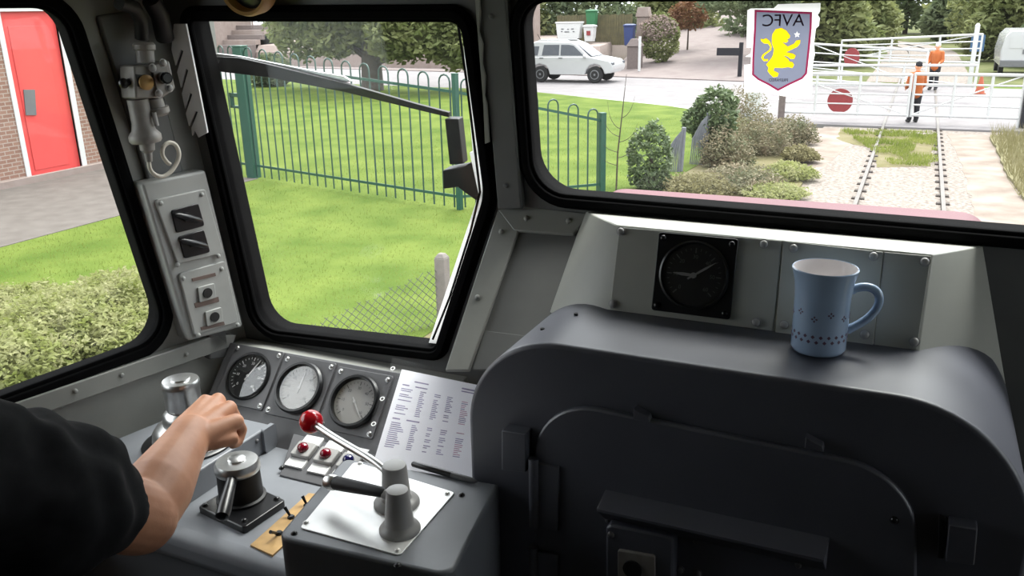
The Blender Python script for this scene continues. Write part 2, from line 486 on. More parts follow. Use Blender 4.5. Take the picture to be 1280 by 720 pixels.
def brick_mat():
    m = bpy.data.materials.new('brickwork'); m.use_nodes = True
    t = m.node_tree; b = t.nodes['Principled BSDF']
    g = t.nodes.new('ShaderNodeNewGeometry')
    s = t.nodes.new('ShaderNodeSeparateXYZ'); t.links.new(g.outputs['Position'], s.inputs[0])
    c = t.nodes.new('ShaderNodeCombineXYZ'); t.links.new(s.outputs['Y'], c.inputs['X']); t.links.new(s.outputs['Z'], c.inputs['Y'])
    k = t.nodes.new('ShaderNodeTexBrick')
    k.inputs['Color1'].default_value = (*[v * 0.5 for v in rgb(176, 136, 118)], 1); k.inputs['Color2'].default_value = (*[v * 0.5 for v in rgb(160, 120, 104)], 1)
    k.inputs['Mortar'].default_value = (*[v * 0.5 for v in rgb(196, 180, 168)], 1)
    k.inputs['Scale'].default_value = 1.0; k.inputs['Brick Width'].default_value = 0.225; k.inputs['Row Height'].default_value = 0.085
    k.inputs['Mortar Size'].default_value = 0.01
    t.links.new(c.outputs[0], k.inputs['Vector']); t.links.new(k.outputs['Color'], b.inputs['Base Color'])
    b.inputs['Roughness'].default_value = 0.9
    return m
M_brickwall = brick_mat()

# ------------------------------------------------------------------ the planes of the cab
S7, C7 = math.sin(math.radians(7)), math.cos(math.radians(7))
FF = Frame((0, 1.30, 2.84), (1, 0, 0), (0, -S7, C7))                  # raked front wall, n points into the cab
S13, C13 = math.sin(math.radians(13)), math.cos(math.radians(13))
FL = Frame((-1.24, 1.30, 2.70), (S13, C13, 0), (0, 0, 1))            # tapering left wall
S42, C42 = math.sin(math.radians(42)), math.cos(math.radians(42))
FG = Frame((0, 1.155, 2.70), (1, 0, 0), (0, S42, C42))               # gauge panel
DESK = 2.68
FLOOR = 1.9
CEIL = 3.72
# ------------------------------------------------------------------ setting: shell of the cab
def extend(p, q, a):
    t = (a - p[0]) / (q[0] - p[0])
    return (a, p[1] + (q[1] - p[1]) * t)
# driver's windscreen: slanted lower right edge
op_drv = rounded(FF.px([(328, 409), (545, 434), (607, 243), (600, 190), (578, 27), (241, 26)]), [0.045, 0.02, 0.10, 0.2, 0.02, 0.012])
# centre windscreen
cb0 = FF.uv(671, 238); cb1 = extend(cb0, FF.uv(1280, 288), 0.50)
ct0 = FF.uv(655, 2); ct1 = extend(ct0, FF.uv(1280, -1), 0.50)
op_added = rounded([extend(cb0, cb1, 0.60), extend(cb0, cb1, 1.12), extend(ct0, ct1, 1.12), extend(ct0, ct1, 0.60)], 0.05, 8)  # unseen right-hand windscreen, added to light the mug and cabinet top
op_ctr = rounded([cb0, cb1, ct1, ct0], [0.055, 0.055, 0.055, 0.04], 8)
bm = B(); holed(bm, rect(-1.34, -0.98, 1.26, 0.93), [grow(op_drv, 0.016), grow(op_ctr, 0.014), grow(op_added, 0.014)], FF, -0.05, 0.0)
struct('wall_front', bm, M_wall_dk)
sb0 = FL.uv(206, 418); sb1 = extend(FL.uv(133, 445), FL.uv(20, 486), -1.18)
st0 = FL.uv(72, 10); st1 = (-1.18, FL.uv(0, 8)[1])
op_side = rounded([sb1, sb0, st0, st1], [0.06, 0.055, 0.05, 0.06], 8)
bm = B(); holed(bm, rect(-2.15, -0.82, 0.02, 1.04), [grow(op_side, 0.018)], FL, -0.05, 0.0)
struct('wall_left', bm, M_wall)
FR = Frame((1.22, 0, 0), (0, -1, 0), (0, 0, 1))       # right wall, n into the cab
op_r = rounded([(-1.14, 2.88), (-0.60, 2.88), (-0.60, 3.5), (-1.14, 3.5)], 0.06)
bm = B(); holed(bm, rect(-1.25, FLOOR - 0.02, 0.78, CEIL), [grow(op_r, 0.018)], FR, -0.05, 0.0)
struct('wall_right', bm, M_wall)
bm = B(); box(bm, -1.75, -0.80, FLOOR - 0.02, 1.26, -0.75, CEIL)
prism(bm, rect(-0.4, FLOOR, 0.35, 3.6), Frame((0, -0.75, 0), (-1, 0, 0), (0, 0, 1)), 0, 0.02)
struct('wall_back', bm, M_back)
bm = B(); box(bm, -1.8, -0.8, FLOOR - 0.06, 1.27, 1.5, FLOOR)
struct('floor', bm, M_floor)
bm = B(); box(bm, -1.8, -0.8, CEIL, 1.27, 1.36, CEIL + 0.05)
struct('ceiling', bm, M_cream_paint)

def window(name, opening, fr, seal_w, seal_t, glass=M_glass):
    w = bpy.data.objects.new(name, None); COL.objects.link(w); w['kind'] = 'structure'
    q = fr.p(*[sum(p[i] for p in opening) / len(opening) for i in (0, 1)]); w.location = q; WLOC[w] = q.copy()
    bm = B(); mid = grow(opening, seal_w * 0.5)
    ring(bm, grow(opening, seal_w), opening, fr, 0.0, seal_t * 0.55)
    ring(bm, grow(opening, seal_w * 0.8), grow(opening, seal_w * 0.42), fr, -0.052, 0.0)
    ring(bm, grow(opening, seal_w * 0.72), grow(opening, seal_w * 0.22), fr, seal_t * 0.4, seal_t)
    part('rubber_seal', bm, M_rub, w, bev=0.002)
    bm = B(); prism(bm, grow(opening, seal_w * 0.45), fr, -0.026, -0.022)
    part('glass_pane', bm, glass, w, smooth=0)
    return w
w_drv = window('window_2', op_drv, FF, 0.026, 0.016)
w_ctr = window('window_3', op_ctr, FF, 0.024, 0.016)
window('window_5', op_added, FF, 0.024, 0.016)
w_sid = window('window_1', op_side, FL, 0.030, 0.016)
w_rgt = window('window_4', op_r, FR, 0.03, 0.016)
# driver's outer frame strip at right, brightness put into its translucent white
bm = B()
prism(bm, FF.px([(588, 190), (599, 190), (608, 243), (600, 246)], -0.035)[::1], FF, -0.05, -0.032)
prism(bm, FF.px([(600, 240), (608, 243), (546, 434), (536, 430)], -0.035), FF, -0.05, -0.032)
prism(bm, FF.px([(578, 30), (584, 60), (600, 190), (592, 190)], -0.035), FF, -0.05, -0.032)
part('outer_frame', bm, M_backing, w_drv, smooth=0)
bm = B()
tube(bm, [FF.p(*FF.uv(x, y, -0.03), -0.03) for x, y in ((572, 27), (583, 100), (594, 190), (600, 240), (588, 290), (562, 372), (541, 424))], 0.0022, 8)
part('edge_trim', bm, M_rub, w_drv)
# header above the windscreens
bm = B(); prism(bm, rect(-1.27, 0.655, 1.22, 0.70), FF, 0.0, 0.03)
struct('trim_1', bm, M_ceil, bev=0.006)
# pillar cover between the windscreens, its foot flange and the grey panel below
bm = B(); prism(bm, FF.px([(622, 262), (652, 262), (628, -60), (594, -60)], 0.018), FF, 0.0, 0.018)
o = struct('trim_2', bm, M_wall_dk, bev=0.003)
screws('bolt', M_wall_dk, o, FF, ((614, 20), (632, 232)), 0.018, 0.004)
FK = Frame((0, 1.264, 3.131), (1, 0, 0), (0, 0.7071, 0.7071))     # console slope left of the cabinet
def wall_y(z): return 1.30 - (z - 2.84) * S7 / C7 - 0.001
xk = FK.uv(592, 362)[0]; bk0 = -0.285
bm = B(); pk = [FK.p(a_, b_) for a_, b_ in ((xk, bk0), (-0.40, bk0), (-0.40, 0.0), (xk, 0.0))]
hull(bm, pk + [Vector((v.x, wall_y(v.z), v.z)) for v in pk])
o = struct('trim_3', bm, M_wall_dk, smooth=30)
bm = B(); prism(bm, FK.px([(606, 413), (700, 425), (690, 462), (590, 462)], 0.003), FK, -0.001, 0.003)
part('lower_plate', bm, M_wall_dk, o, bev=0.001)
bm = B()
prism(bm, FK.px([(556, 463), (586, 463), (648, 288), (622, 262)], 0.006), FK, -0.001, 0.006)
part('flange', bm, M_wall, o, bev=0.002)
bm = B()
prism(bm, FK.px([(622, 262), (642, 288), (716, 293), (738, 267), (640, 256)], 0.0065), FK, -0.001, 0.0065)
part('flange', bm, M_wall, o, bev=0.002)
screws('bolt', M_wall, o, FK, ((658, 273), (711, 276), (627, 290), (597, 372)), 0.0065, 0.0045)
# ledge along the left wall under the side window
L0 = FL.uv(233, 433, 0.02); L1 = FL.uv(13, 503, 0.02)
bt = L0[1]; hh = 0.034
bm = B(); prism(bm, [(-1.9, bt - hh + 0.006), (-0.045, bt - hh), (-0.03, bt - 0.012), (-0.075, bt + 0.002), (-1.9, bt + 0.006)], FL, 0.0, 0.02)
o = struct('trim_4', bm, M_wall, bev=0.002)
screws('bolt', M_wall, o, FL, ((94, 489), (152, 469), (233, 443)), 0.02, 0.0045)
bm = B(); prism(bm, rect(-0.05, -0.06, -0.03, bt - 0.02), FL, 0, 0.012)
struct('trim_5', bm, M_wall_dk, bev=0.002)
# channel on the corner pillar, behind the air motor
bm = B(); prism(bm, FL.px([(122, 20), (186, 228), (230, 215), (178, 10)], 0.012), FL, 0.0, 0.012)
struct('trim_6', bm, M_wall_dk, bev=0.004)

# ------------------------------------------------------------------ control desk
DESK = 2.668
desk = thing('control_desk', "blue-grey metal driver's desk with sloping gauge panel under the left windscreen", 'desk', (-0.9, 0.95, FLOOR))
bm = B()
dz = DESK
prism(bm, rounded([(-1.33, 0.84), (-0.52, 0.825), (-0.52, 1.16), (-1.25, 1.16)], [0, 0, 0, 0]), FLAT, dz - 0.06, dz)
part('desk_top', bm, M_desk, desk, bev=0.022, bseg=4)
bm = B(); prism(bm, [(-1.325, 0.875), (-0.53, 0.865), (-0.53, 0.90), (-1.32, 0.91)], FLAT, FLOOR, dz - 0.05)
part('apron', bm, M_desk, desk)
bm = B(); prism(bm, rect(-1.232, -0.045, -0.525, 0.142), FG, -0.012, 0.0)
part('gauge_panel', bm, M_panel, desk, bev=0.002)
bm = B(); box(bm, -1.24, FG.p(0, 0.14).y, 2.775, -0.70, 1.297, 2.799)
part('sill_ledge', bm, M_wall, desk, bev=0.003)
screws('bolt', M_steel, desk, flat(dz), ((228, 592), (216, 648)), 0.0, 0.005)

# raised casing that carries the power controller
CZ = 2.715
casing = thing('controller_casing', 'raised blue-grey sloping casing in the left corner of the desk under the silver handle', 'casing', (-1.15, 1.0, dz))
bm = B(); prism(bm, [(-1.285, 0.86), (-1.035, 0.86), (-1.035, 1.125), (-1.225, 1.125)], FLAT, dz - 0.002, CZ)
part('cover', bm, M_desk, casing, bev=0.003)
bm = B()
prism(bm, rounded(rect(0, 0.0, 0.035, 0.048), 0.006), Frame((-1.035, 1.133, dz), (0, -1, 0), (0, 0, 1)), -0.006, 0.003)
part('fixing_lug', bm, M_desk, casing)
screws('bolt', M_panel, casing, Frame((-1.035, 0, 0), (0, 1, 0), (0, 0, 1)), ((0.93, 2.70), (1.02, 2.70), (1.085, 2.70)), 0, 0.004, px=False)

# gauges
def needle(bm, F, ang, r0, r1, w, c):
    d = Vector((math.sin(ang), math.cos(ang))); s = Vector((d.y, -d.x))
    P_ = lambda t, q: ((d * t + s * q).x, (d * t + s * q).y)
    prism(bm, [P_(-r0, w * 0.8), P_(-r0, -w * 0.8), P_(r1 * 0.55, -w), P_(r1, -w * 0.15), P_(r1, w * 0.15), P_(r1 * 0.55, w)], F, c, c + 0.0008)
    lathe(bm, [(w * 1.8, c), (w * 1.8, c + 0.002), (0, c + 0.0024)], Matrix.Identity(4), 14)
def gauge(label, px, face, mark, ndl, ang, style, fr=FG, half=0.0615, rad=0.046, plate=M_panel, group='square panel gauges', glassm=None):
    a, b = fr.uv(*px)
    g = thing('gauge', label, 'gauge', m=fr.mat(a, b, 0.0), group=group)
    F = FLAT
    bm = B(); prism(bm, rounded(rect(-half, -half, half, half), 0.004, 3), F, 0, 0.004)
    part('mounting_plate', bm, plate, g, bev=0.0008)
    bm = B()
    if style == 'ring':
        lathe(bm, [(rad * 1.13, 0.003), (rad * 1.15, 0.010), (rad * 1.08, 0.015), (rad * 0.99, 0.015), (rad * 0.95, 0.008), (rad * 0.95, 0.003)], Matrix.Identity(4), 48)
    else:
        lathe(bm, [(rad * 1.10, 0.003), (rad * 1.10, 0.0065), (rad * 1.04, 0.008), (rad, 0.0075), (rad, 0.003)], Matrix.Identity(4), 48)
    part('bezel', bm, M_blk, g)
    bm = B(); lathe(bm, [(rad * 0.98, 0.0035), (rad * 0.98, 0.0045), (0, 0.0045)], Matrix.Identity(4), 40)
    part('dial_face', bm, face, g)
    bm = B()
    for i in range(25):
        t = math.radians(-135 + 270 * i / 24); L = rad * (0.16 if i % 4 == 0 else 0.08); w = 0.0008 if i % 4 == 0 else 0.0004
        Fq = Frame((0, 0, 0), (math.cos(t), -math.sin(t), 0), (math.sin(t), math.cos(t), 0))
        prism(bm, rect(-w, rad * 0.86 - L, w, rad * 0.86), Fq, 0.0043, 0.0048)
    for i in range(7):
        t = math.radians(-135 + 45 * i)
        text(bm, str(i * 10), FLAT, rad * 0.58 * math.sin(t), rad * 0.58 * math.cos(t), 0.0045, rad * 0.17, thick=0.0002)
    part('dial_markings', bm, mark, g, smooth=0)
    bm = B(); needle(bm, F, math.radians(ang), rad * 0.22, rad * 0.8, rad * 0.035, 0.0055)
    part('needle', bm, ndl, g, smooth=0)
    bm = B(); lathe(bm, [(rad * 0.97, 0.0088), (rad * 0.97, 0.0094), (0, 0.0098)], Matrix.Identity(4), 40)
    part('glass', bm, glassm or M_gglass, g)
    k = half * 0.86
    for sx, sy in ((-1, -1), (1, -1), (-1, 1), (1, 1)):
        bm = B(); screw(bm, F, sx * k, sy * k, 0.004, 0.0042)
        part('screw', bm, M_steel if plate is M_panel else plate, g)
    return g
gauge('square black-faced gauge with white markings, left of the three on the desk panel', (312, 471), M_dial, M_white, M_white, 25, 'flat')
gauge('thick-ringed gauge with window glare painted into its face and upright needle, middle of the three on the desk panel', (376, 486), M_dial_glare, M_panel, M_white, 2, 'ring')
gauge('thick-ringed gauge with window glare painted into its face, partly covered by the plastic paper sleeve', (445, 503), M_dial_glare, M_panel, M_white, 140, 'ring')

# indicator lamp block
oi = at(350, 592, z=dz + 0.004); FI = Frame(oi, (1, 0.02, 0), (0, 0.94, 0.34))
ind = thing('indicator_unit', 'grey block of indicator lamps with white label strips below the gauges', 'indicator lamps', tuple(oi))
c4 = FI.px([(349, 594), (460, 624), (476, 572), (366, 541)])
bm = B(); prism(bm, c4, FI, -0.045, 0.0); part('housing', bm, M_panel, ind, bev=0.002)
bm = B()
for x, y in ((352, 585),): screw(bm, FI, *FI.uv(x, y), 0, 0.004)
part('screw', bm, M_blk, ind)
bm = B(); bm2 = B()
for i, (x, y) in enumerate(((379, 562), (407, 570), (435, 578))):
    a, b = FI.uv(x, y, 0.008)
    bm = B(); prism(bm, rounded(rect(a - 0.0195, b - 0.017, a + 0.0195, b + 0.017), 0.004), FI, 0.0, 0.011)
    lm = part('lamp_holder', bm, M_greyp, ind, bev=0.002)
    bm = B(); lathe(bm, [(0.0105, 0), (0.0105, 0.003), (0.009, 0.007), (0.005, 0.0098), (0, 0.0105)], FI.mat(a, b, 0.011), 24)
    sub('lens', bm, M_lred if i < 2 else M_lblue, lm, label='dark red lens' if i < 2 else 'dark blue lens')
    for q in (0.0275, -0.0275):
        bm = B(); prism(bm, rect(a - 0.019, b + q - 0.0095, a + 0.019, b + q + 0.0095), FI, 0.0, 0.004)
        part('label_strip', bm, M_white, ind, smooth=0)

# ------------------------------------------------------------------ lever console
LZ = 2.82
con = thing('lever_console', 'dark grey pedestal box with a bright metal top plate in front of the cabinet', 'console', (-0.58, 0.82, FLOOR))
bm = B(); prism(bm, rounded([tuple(at(345, 671, z=LZ)[:2]), tuple(at(563, 720, z=LZ)[:2]), (-0.468, 0.944), tuple(at(430, 572, z=LZ)[:2])], [0.02, 0.02, 0.005, 0.012]), FLAT, FLOOR, LZ)
part('housing', bm, M_desk, con, bev=0.012, bseg=4)
cp = [tuple(at(x, y, z=LZ)[:2]) for x, y in ((375, 661), (500, 696), (569, 617), (443, 578))]
bm = B(); prism(bm, rounded(cp, 0.006, 3), FLAT, LZ - 0.001, LZ + 0.002); part('top_plate', bm, M_alu, con, bev=0.0006)
for x, y in ((383, 655), (497, 690), (559, 619), (450, 581)):
    p = at(x, y, z=LZ); bm = B(); screw(bm, flat(LZ), p.x, p.y, 0.002, 0.0035); part('screw', bm, M_alu, con)
for x, y in ((368, 667), (577, 619), (497, 707)):
    p = at(x, y, z=LZ); bm = B(); screw(bm, flat(LZ), p.x, p.y, 0.0, 0.0038); part('bolt', bm, M_blk, con, label='black bolt head')
def hub(bm, p, rb, r0, r1, h):
    lathe(bm, [(rb, 0), (rb, 0.003), (rb * 0.92, 0.006), (r0 * 1.08, 0.009), (r0, 0.012), (r1, h - 0.004), (r1 * 0.93, h), (r1 * 0.6, h + 0.0012), (0, h + 0.0014)], Matrix.Translation(p), 36)
h1 = at(496, 629, z=LZ + 0.002)
lv1 = thing('brake_lever', 'curved steel lever with a red ball knob on a grey hub', 'lever', tuple(h1))
bm = B(); hub(bm, h1, 0.031, 0.0195, 0.0165, 0.058); part('hub', bm, M_greyp, lv1)
bl = at(389, 527, y=h1.y + 0.07)
s0 = h1 + Vector((-0.012, 0, 0.045))
pts = bez(s0, s0 + Vector((-0.045, 0.016, 0.012)), bl + (s0 - bl) * 0.45 + Vector((0, 0, -0.006)), bl, 16)
bm = B(); tube(bm, pts, [0.0055] * 17, 14); part('rod', bm, M_steel, lv1)
bm = B(); ball(bm, bl, 15.0 / ppm(bl), 28); part('knob', bm, M_red, lv1, label='red ball knob')
h2 = at(500, 662, z=LZ + 0.002)
lv2 = thing('brake_lever', 'short lever with a black tapered grip on a grey hub nearest the front edge', 'lever', tuple(h2))
bm = B(); hub(bm, h2, 0.0265, 0.0185, 0.0145, 0.058); part('hub', bm, M_greyp, lv2)
e0 = at(486, 617, y=h2.y + 0.002); e1 = at(411, 602, y=h2.y + 0.02)
bm = B(); cyl(bm, h2 + Vector((0, 0, 0.044)), e0 + (e1 - e0) * 0.12, 0.0065); part('rod', bm, M_greyp, lv2)
bm = B(); d = e1 - e0
tube(bm, [e0 + d * t for t in (0.05, 0.08, 0.3, 0.6, 0.86, 0.9)], [0.0055, 0.0068, 0.0078, 0.0088, 0.0094, 0.0088], 18); part('grip', bm, M_blk2, lv2)
bm = B(); tube(bm, [e0 + d * t for t in (0.88, 0.9, 0.97, 1.02, 1.05)], [0.0092, 0.0105, 0.0108, 0.0095, 0.005], 18); part('end_cap', bm, M_steel, lv2)

# reverser handle on its square base
rc = at(300, 637, z=dz)
rev = thing('reverser_handle', 'black drum with a silver cap and drooping black handle on a square base', 'control handle', tuple(rc))
sq = [tuple(at(x, y, z=dz + 0.012)[:2]) for x, y in ((247, 633), (305, 660), (357, 625), (303, 600))]
bm = B(); prism(bm, rounded(sq, 0.006, 3), FLAT, dz - 0.001, dz + 0.012); part('base_plate', bm, M_blk, rev, bev=0.002)
for x, y in ((256, 632), (305, 651), (346, 624), (303, 606)):
    p = at(x, y, z=dz + 0.012); bm = B(); screw(bm, flat(dz), p.x, p.y, 0.012, 0.0048); part('screw', bm, M_blk, rev)
q = at(302, 622, z=dz + 0.012); rr = 27 / ppm(q)
bm = B(); lathe(bm, [(rr * 1.12, 0), (rr * 1.12, 0.004), (rr, 0.006), (rr * 0.96, 0.052)], Matrix.Translation(q), 36); part('drum', bm, M_blk2, rev)
bm = B(); lathe(bm, [(rr * 0.98, 0.052), (rr * 1.02, 0.054), (rr * 1.02, 0.064), (rr * 0.93, 0.070), (rr * 0.4, 0.071), (rr * 0.4, 0.074), (rr * 0.3, 0.0765), (0, 0.077)], Matrix.Translation(q), 36); part('cap', bm, M_steel, rev)
t0 = at(292, 592, z=dz + 0.07); t1 = at(277, 648, z=dz + 0.042)
bm = B(); tube(bm, [t0 + (t1 - t0) * t for t in (0, 0.08, 0.35, 0.8, 0.96, 1.0)], [0.006, 0.0085, 0.0095, 0.0115, 0.0105, 0.005], 18); part('handle', bm, M_blk, rev)

# brass plate with toggle switches
sp = [tuple(at(x, y, z=dz)[:2]) for x, y in ((313, 683), (341, 696), (420, 622), (386, 618))]
swp = thing('switch_plate', 'worn brass-brown plate with small black toggle switches on the desk', 'switch plate', (sum(p[0] for p in sp) / 4, sum(p[1] for p in sp) / 4, dz))
bm = B(); prism(bm, sp, FLAT, dz - 0.001, dz + 0.003); part('plate', bm, M_brass, swp, bev=0.0005)
for (x, y), (x1, y1) in (((384, 632), (378, 620)), ((364, 647), (356, 634)), ((349, 667), (338, 665))):
    p = at(x, y, z=dz + 0.003); p2 = at(x1, y1, z=dz + 0.018)
    bm = B(); lathe(bm, [(0.006, 0), (0.006, 0.002), (0.004, 0.004), (0, 0.004)], Matrix.Translation(p), 16)
    tube(bm, [p, p + (p2 - p) * 0.6, p2], [0.0018, 0.0024, 0.0030], 10); part('toggle', bm, M_blk, swp)

# power controller with silver stepped handle
pc = at(237, 553, z=CZ)
ctl = thing('power_controller', "silver stepped controller handle on a black ring beside the driver's fist", 'control handle', tuple(pc))
k = 1 / ppm(pc); kv = 0.87 / (ppm(pc) * 0.9)
bm = B(); lathe(bm, [(56 * k, 0), (56 * k, 0.004), (52 * k, 0.007), (0, 0.007)], Matrix.Translation(pc), 40); part('base_ring', bm, M_blk, ctl)
bm = B(); lathe(bm, [(43 * k, 0.007), (43 * k, 8 * kv), (41 * k, 20 * kv), (36 * k, 27 * kv), (28 * k, 30 * kv)], Matrix.Translation(pc), 40); part('base_dome', bm, M_steel, ctl)
bm = B(); lathe(bm, [(27 * k, 29 * kv), (27.5 * k, 32 * kv), (27 * k, 42 * kv), (24 * k, 46 * kv), (20 * k, 48 * kv), (20 * k, 51 * kv)], Matrix.Translation(pc), 40); part('collar', bm, M_steel, ctl)
bm = B(); lathe(bm, [(20 * k, 50 * kv), (21.5 * k, 53 * kv), (21.5 * k, 78 * kv), (22.3 * k, 80 * kv), (22.3 * k, 86 * kv), (21 * k, 88.5 * kv), (12 * k, 89 * kv), (11 * k, 91 * kv), (6 * k, 91.5 * kv), (0, 91.5 * kv)], Matrix.Translation(pc), 44)
part('drum', bm, M_steel, ctl)
g0_ = pc + Vector((0.02, -0.005, 40 * kv)); g1 = at(284, 540, z=2.832)
bm = B(); tube(bm, [g0_ + (g1 - g0_) * t for t in (0, 0.3, 0.5, 0.8, 1.0)], [0.008, 0.009, 0.012, 0.013, 0.010], 16); part('handle', bm, M_blk, ctl)

# ------------------------------------------------------------------ paper in a plastic sleeve, pen
o_p = at(500, 465, y=1.232)
S52, C52 = math.sin(math.radians(61)), math.cos(math.radians(61))
FP = Frame(o_p, (1, -0.02, 0), (0, S52, C52))
ws = thing('timetable_sheet', 'printed white timetable sheet in a clear plastic sleeve lying over the right-hand gauge', 'paper', tuple(o_p))
cs = FP.px([(492, 449), (612, 475), (612, 612), (440, 591)]); cpz = FP.px([(503, 463), (630, 487), (618, 608), (462, 590)])
bm = B(); prism(bm, cpz, FP, 0.002, 0.0032); part('sheet', bm, M_paper, ws, smooth=0)
bm = B(); sheet(bm, cs, [], FP, 0.0044); part('plastic_sleeve', bm, M_sleeve, ws, smooth=0)
def pin(u, v):
    a = Vector(cpz[3]) * (1 - u) * (1 - v) + Vector(cpz[2]) * u * (1 - v) + Vector(cpz[1]) * u * v + Vector(cpz[0]) * (1 - u) * v
    return (a.x, a.y)
random.seed(5)
bm = B(); bmr = B()
def mark(b_, u0, u1, v, h=0.006):
    prism(b_, [pin(u0, v - h), pin(u1, v - h), pin(u1, v + h), pin(u0, v + h)], FP, 0.0032, 0.00335)
mark(bm, 0.62, 0.97, 0.93, 0.008); mark(bm, 0.62, 0.97, 0.90, 0.006); mark(bm, 0.16, 0.30, 0.90)
for blk0, rows in ((0.86, 14), (0.52, 13)):
    mark(bm, 0.05, 0.12, blk0 - 0.01); mark(bm, 0.18, 0.30, blk0 - 0.01)
    for r_ in range(rows):
        v = blk0 - 0.05 - r_ * 0.019
        for c_, (u0, w) in enumerate(((0.05, 0.13), (0.24, 0.06), (0.38, 0.06), (0.50, 0.07), (0.64, 0.07), (0.80, 0.07), (0.9, 0.06))):
            if random.random() < 0.88:
                mark(bmr if c_ in (4, 5) and random.random() < 0.5 else bm, u0, u0 + w * random.uniform(0.5, 1), v, 0.0042)
part('printed_text', bm, M_ink, ws, smooth=0)
part('printed_text', bmr, M_ink_r, ws, smooth=0, label='reddish printed figures')
for v in (0.9, 0.62, 0.4, 0.15):
    p = Vector(cs[3]) * (1 - v) + Vector(cs[0]) * v
    bm = B(); lathe(bm, [(0.0028, 0.0046), (0.0038, 0.0049), (0.0048, 0.0046)], FP.mat(p.x + 0.008, p.y, 0.0003), 14, caps=False)
    part('punched_hole_rim', bm, M_white, ws)
p0 = at(517, 597, z=LZ - 0.01 + 0.012); p1 = at(600, 615, z=LZ + 0.004)
pen = thing('pen', 'black pen lying along the lower edge of the timetable sheet', 'pen', tuple(p0))
p0 = at(519, 598, y=0.944); p0 = Vector((p0.x, 0.938, LZ + 0.0045)); p1 = Vector((p0.x + 0.11, 0.930, LZ + 0.0045)); d = p1 - p0
bm = B(); tube(bm, [p0 + d * t for t in (0.0, 0.02, 0.3, 0.62)], [0.0025, 0.0042, 0.0045, 0.0045], 14); part('cap', bm, M_blk, pen)
bm = B(); tube(bm, [p0 + d * t for t in (0.6, 0.9, 0.98, 1.0)], [0.0042, 0.0042, 0.0025, 0.001], 14); part('barrel', bm, M_panel, pen)
# ------------------------------------------------------------------ cabinet in front of the camera
FC = Frame((0, 0.948, 0), (1, 0, 0), (0, 0, 1))        # cabinet face, n towards the cab
cab = thing('equipment_cabinet', 'large blue-grey metal cabinet with rounded top corners and a hinged door below the mug', 'cabinet', (-0.18, 1.08, FLOOR))
prof = rounded([(-0.515, FLOOR), (0.166, FLOOR), (0.166, 3.04), (-0.515, 3.04)], [0, 0, 0.15, 0.135], 16)
bm = B(); prism(bm, prof, FC, -0.312, 0.0)
part('body', bm, M_cab, cab, bev=0.006, bseg=4)
dpoly = rounded([FC.uv(672, 790), FC.uv(1146, 830), FC.uv(1146, 588), FC.uv(672, 492)], [0.01, 0.01, 0.085, 0.085], 12)
bm = B(); prism(bm, dpoly, FC, 0.0, 0.011)
door = part('door', bm, M_cab, cab, bev=0.003)
def hinge(y0, y1):
    bm = B(); prism(bm, FC.px([(664, y1), (698, y1 + 4), (698, y0 + 6), (664, y0)], 0.015), FC, 0.009, 0.016)
    h = sub('hinge', bm, M_cab, door, bev=0.001)
    a, b = FC.uv(666, y0 - 4, 0.018); a2, b2 = FC.uv(664, y1 - 2, 0.018)
    bm = B(); cyl(bm, FC.p(a, b, 0.016), FC.p(a, b2, 0.016), 0.0068)
    sub('hinge_barrel', bm, M_cab, door)
hinge(578, 660); hinge(688, 772)
bm = B(); prism(bm, FC.px([(627, 588), (657, 591), (657, 543), (627, 538)], 0.022), FC, 0.0, 0.022); part('door_stop', bm, M_cab, cab, bev=0.0015)
bm = B(); prism(bm, FC.px([(1182, 703), (1218, 707), (1222, 662), (1186, 656)], 0.02), FC, 0.0, 0.02); part('door_stop', bm, M_cab, cab, bev=0.0015)
bm = B(); prism(bm, FC.px([(1172, 698), (1180, 699), (1182, 652), (1174, 648)], 0.012), FC, 0.0, 0.012); part('latch', bm, M_blk, cab, bev=0.001)
for x, y in ((795, 517), (1010, 553)):
    a, b = FC.uv(x, y, 0.012)
    bm = B(); prism(bm, [(a - 0.003, b - 0.008), (a + 0.018, b - 0.008), (a + 0.016, b - 0.001), (a + 0.003, b + 0.004), (a - 0.003, b + 0.007)], FC, 0.0, 0.014); part('clip', bm, M_cab, cab, bev=0.001)
# hood and socket on the door
bm = B()
A = FC.px([(757, 612), (1037, 672)], 0.011); A2 = FC.px([(746, 636), (1030, 700)], 0.045)
hull(bm, [FC.p(*A[0], 0.011), FC.p(*A[1], 0.011), FC.p(*A2[0], 0.045), FC.p(*A2[1], 0.045), FC.p(A[0][0], A[0][1] - 0.045, 0.011), FC.p(A[1][0], A[1][1] - 0.045, 0.011), FC.p(A2[0][0], A2[0][1] - 0.004, 0.045), FC.p(A2[1][0], A2[1][1] - 0.004, 0.045)])
sub('hood', bm, M_cab, door, bev=0.001)
bm = B(); prism(bm, rounded(FC.px([(757, 800), (838, 812), (842, 672), (757, 655)], 0.035), 0.01), FC, 0.01, 0.035)
sub('socket_box', bm, M_cab, door, bev=0.003)
bm = B(); prism(bm, rounded(FC.px([(772, 740), (818, 748), (818, 696), (772, 688)], 0.04), 0.003), FC, 0.033, 0.040)
sub('socket_plate', bm, M_pipe, door, bev=0.001)
a, b = FC.uv(791, 711, 0.04); bm = B(); cyl(bm, FC.p(a, b, 0.038), FC.p(a, b, 0.043), 0.0125, seg=28)
sub('push_button', bm, M_blk2, door)
def scr(name, bm, m, parent): return sub(name, bm, m, parent)
screws('screw', M_panel, door, FC, ((764, 668),), 0.034, 0.005, how=scr)
screws('screw', M_panel, door, FC, ((850, 712), (872, 716)), 0.011, 0.005, how=scr)
screws('screw', M_panel, door, FC, ((760, 650), (870, 676), (998, 706)), 0.012, 0.004, how=scr)
screws('screw', M_blk, door, FC, ((1118, 650),), 0.011, 0.004, how=scr)
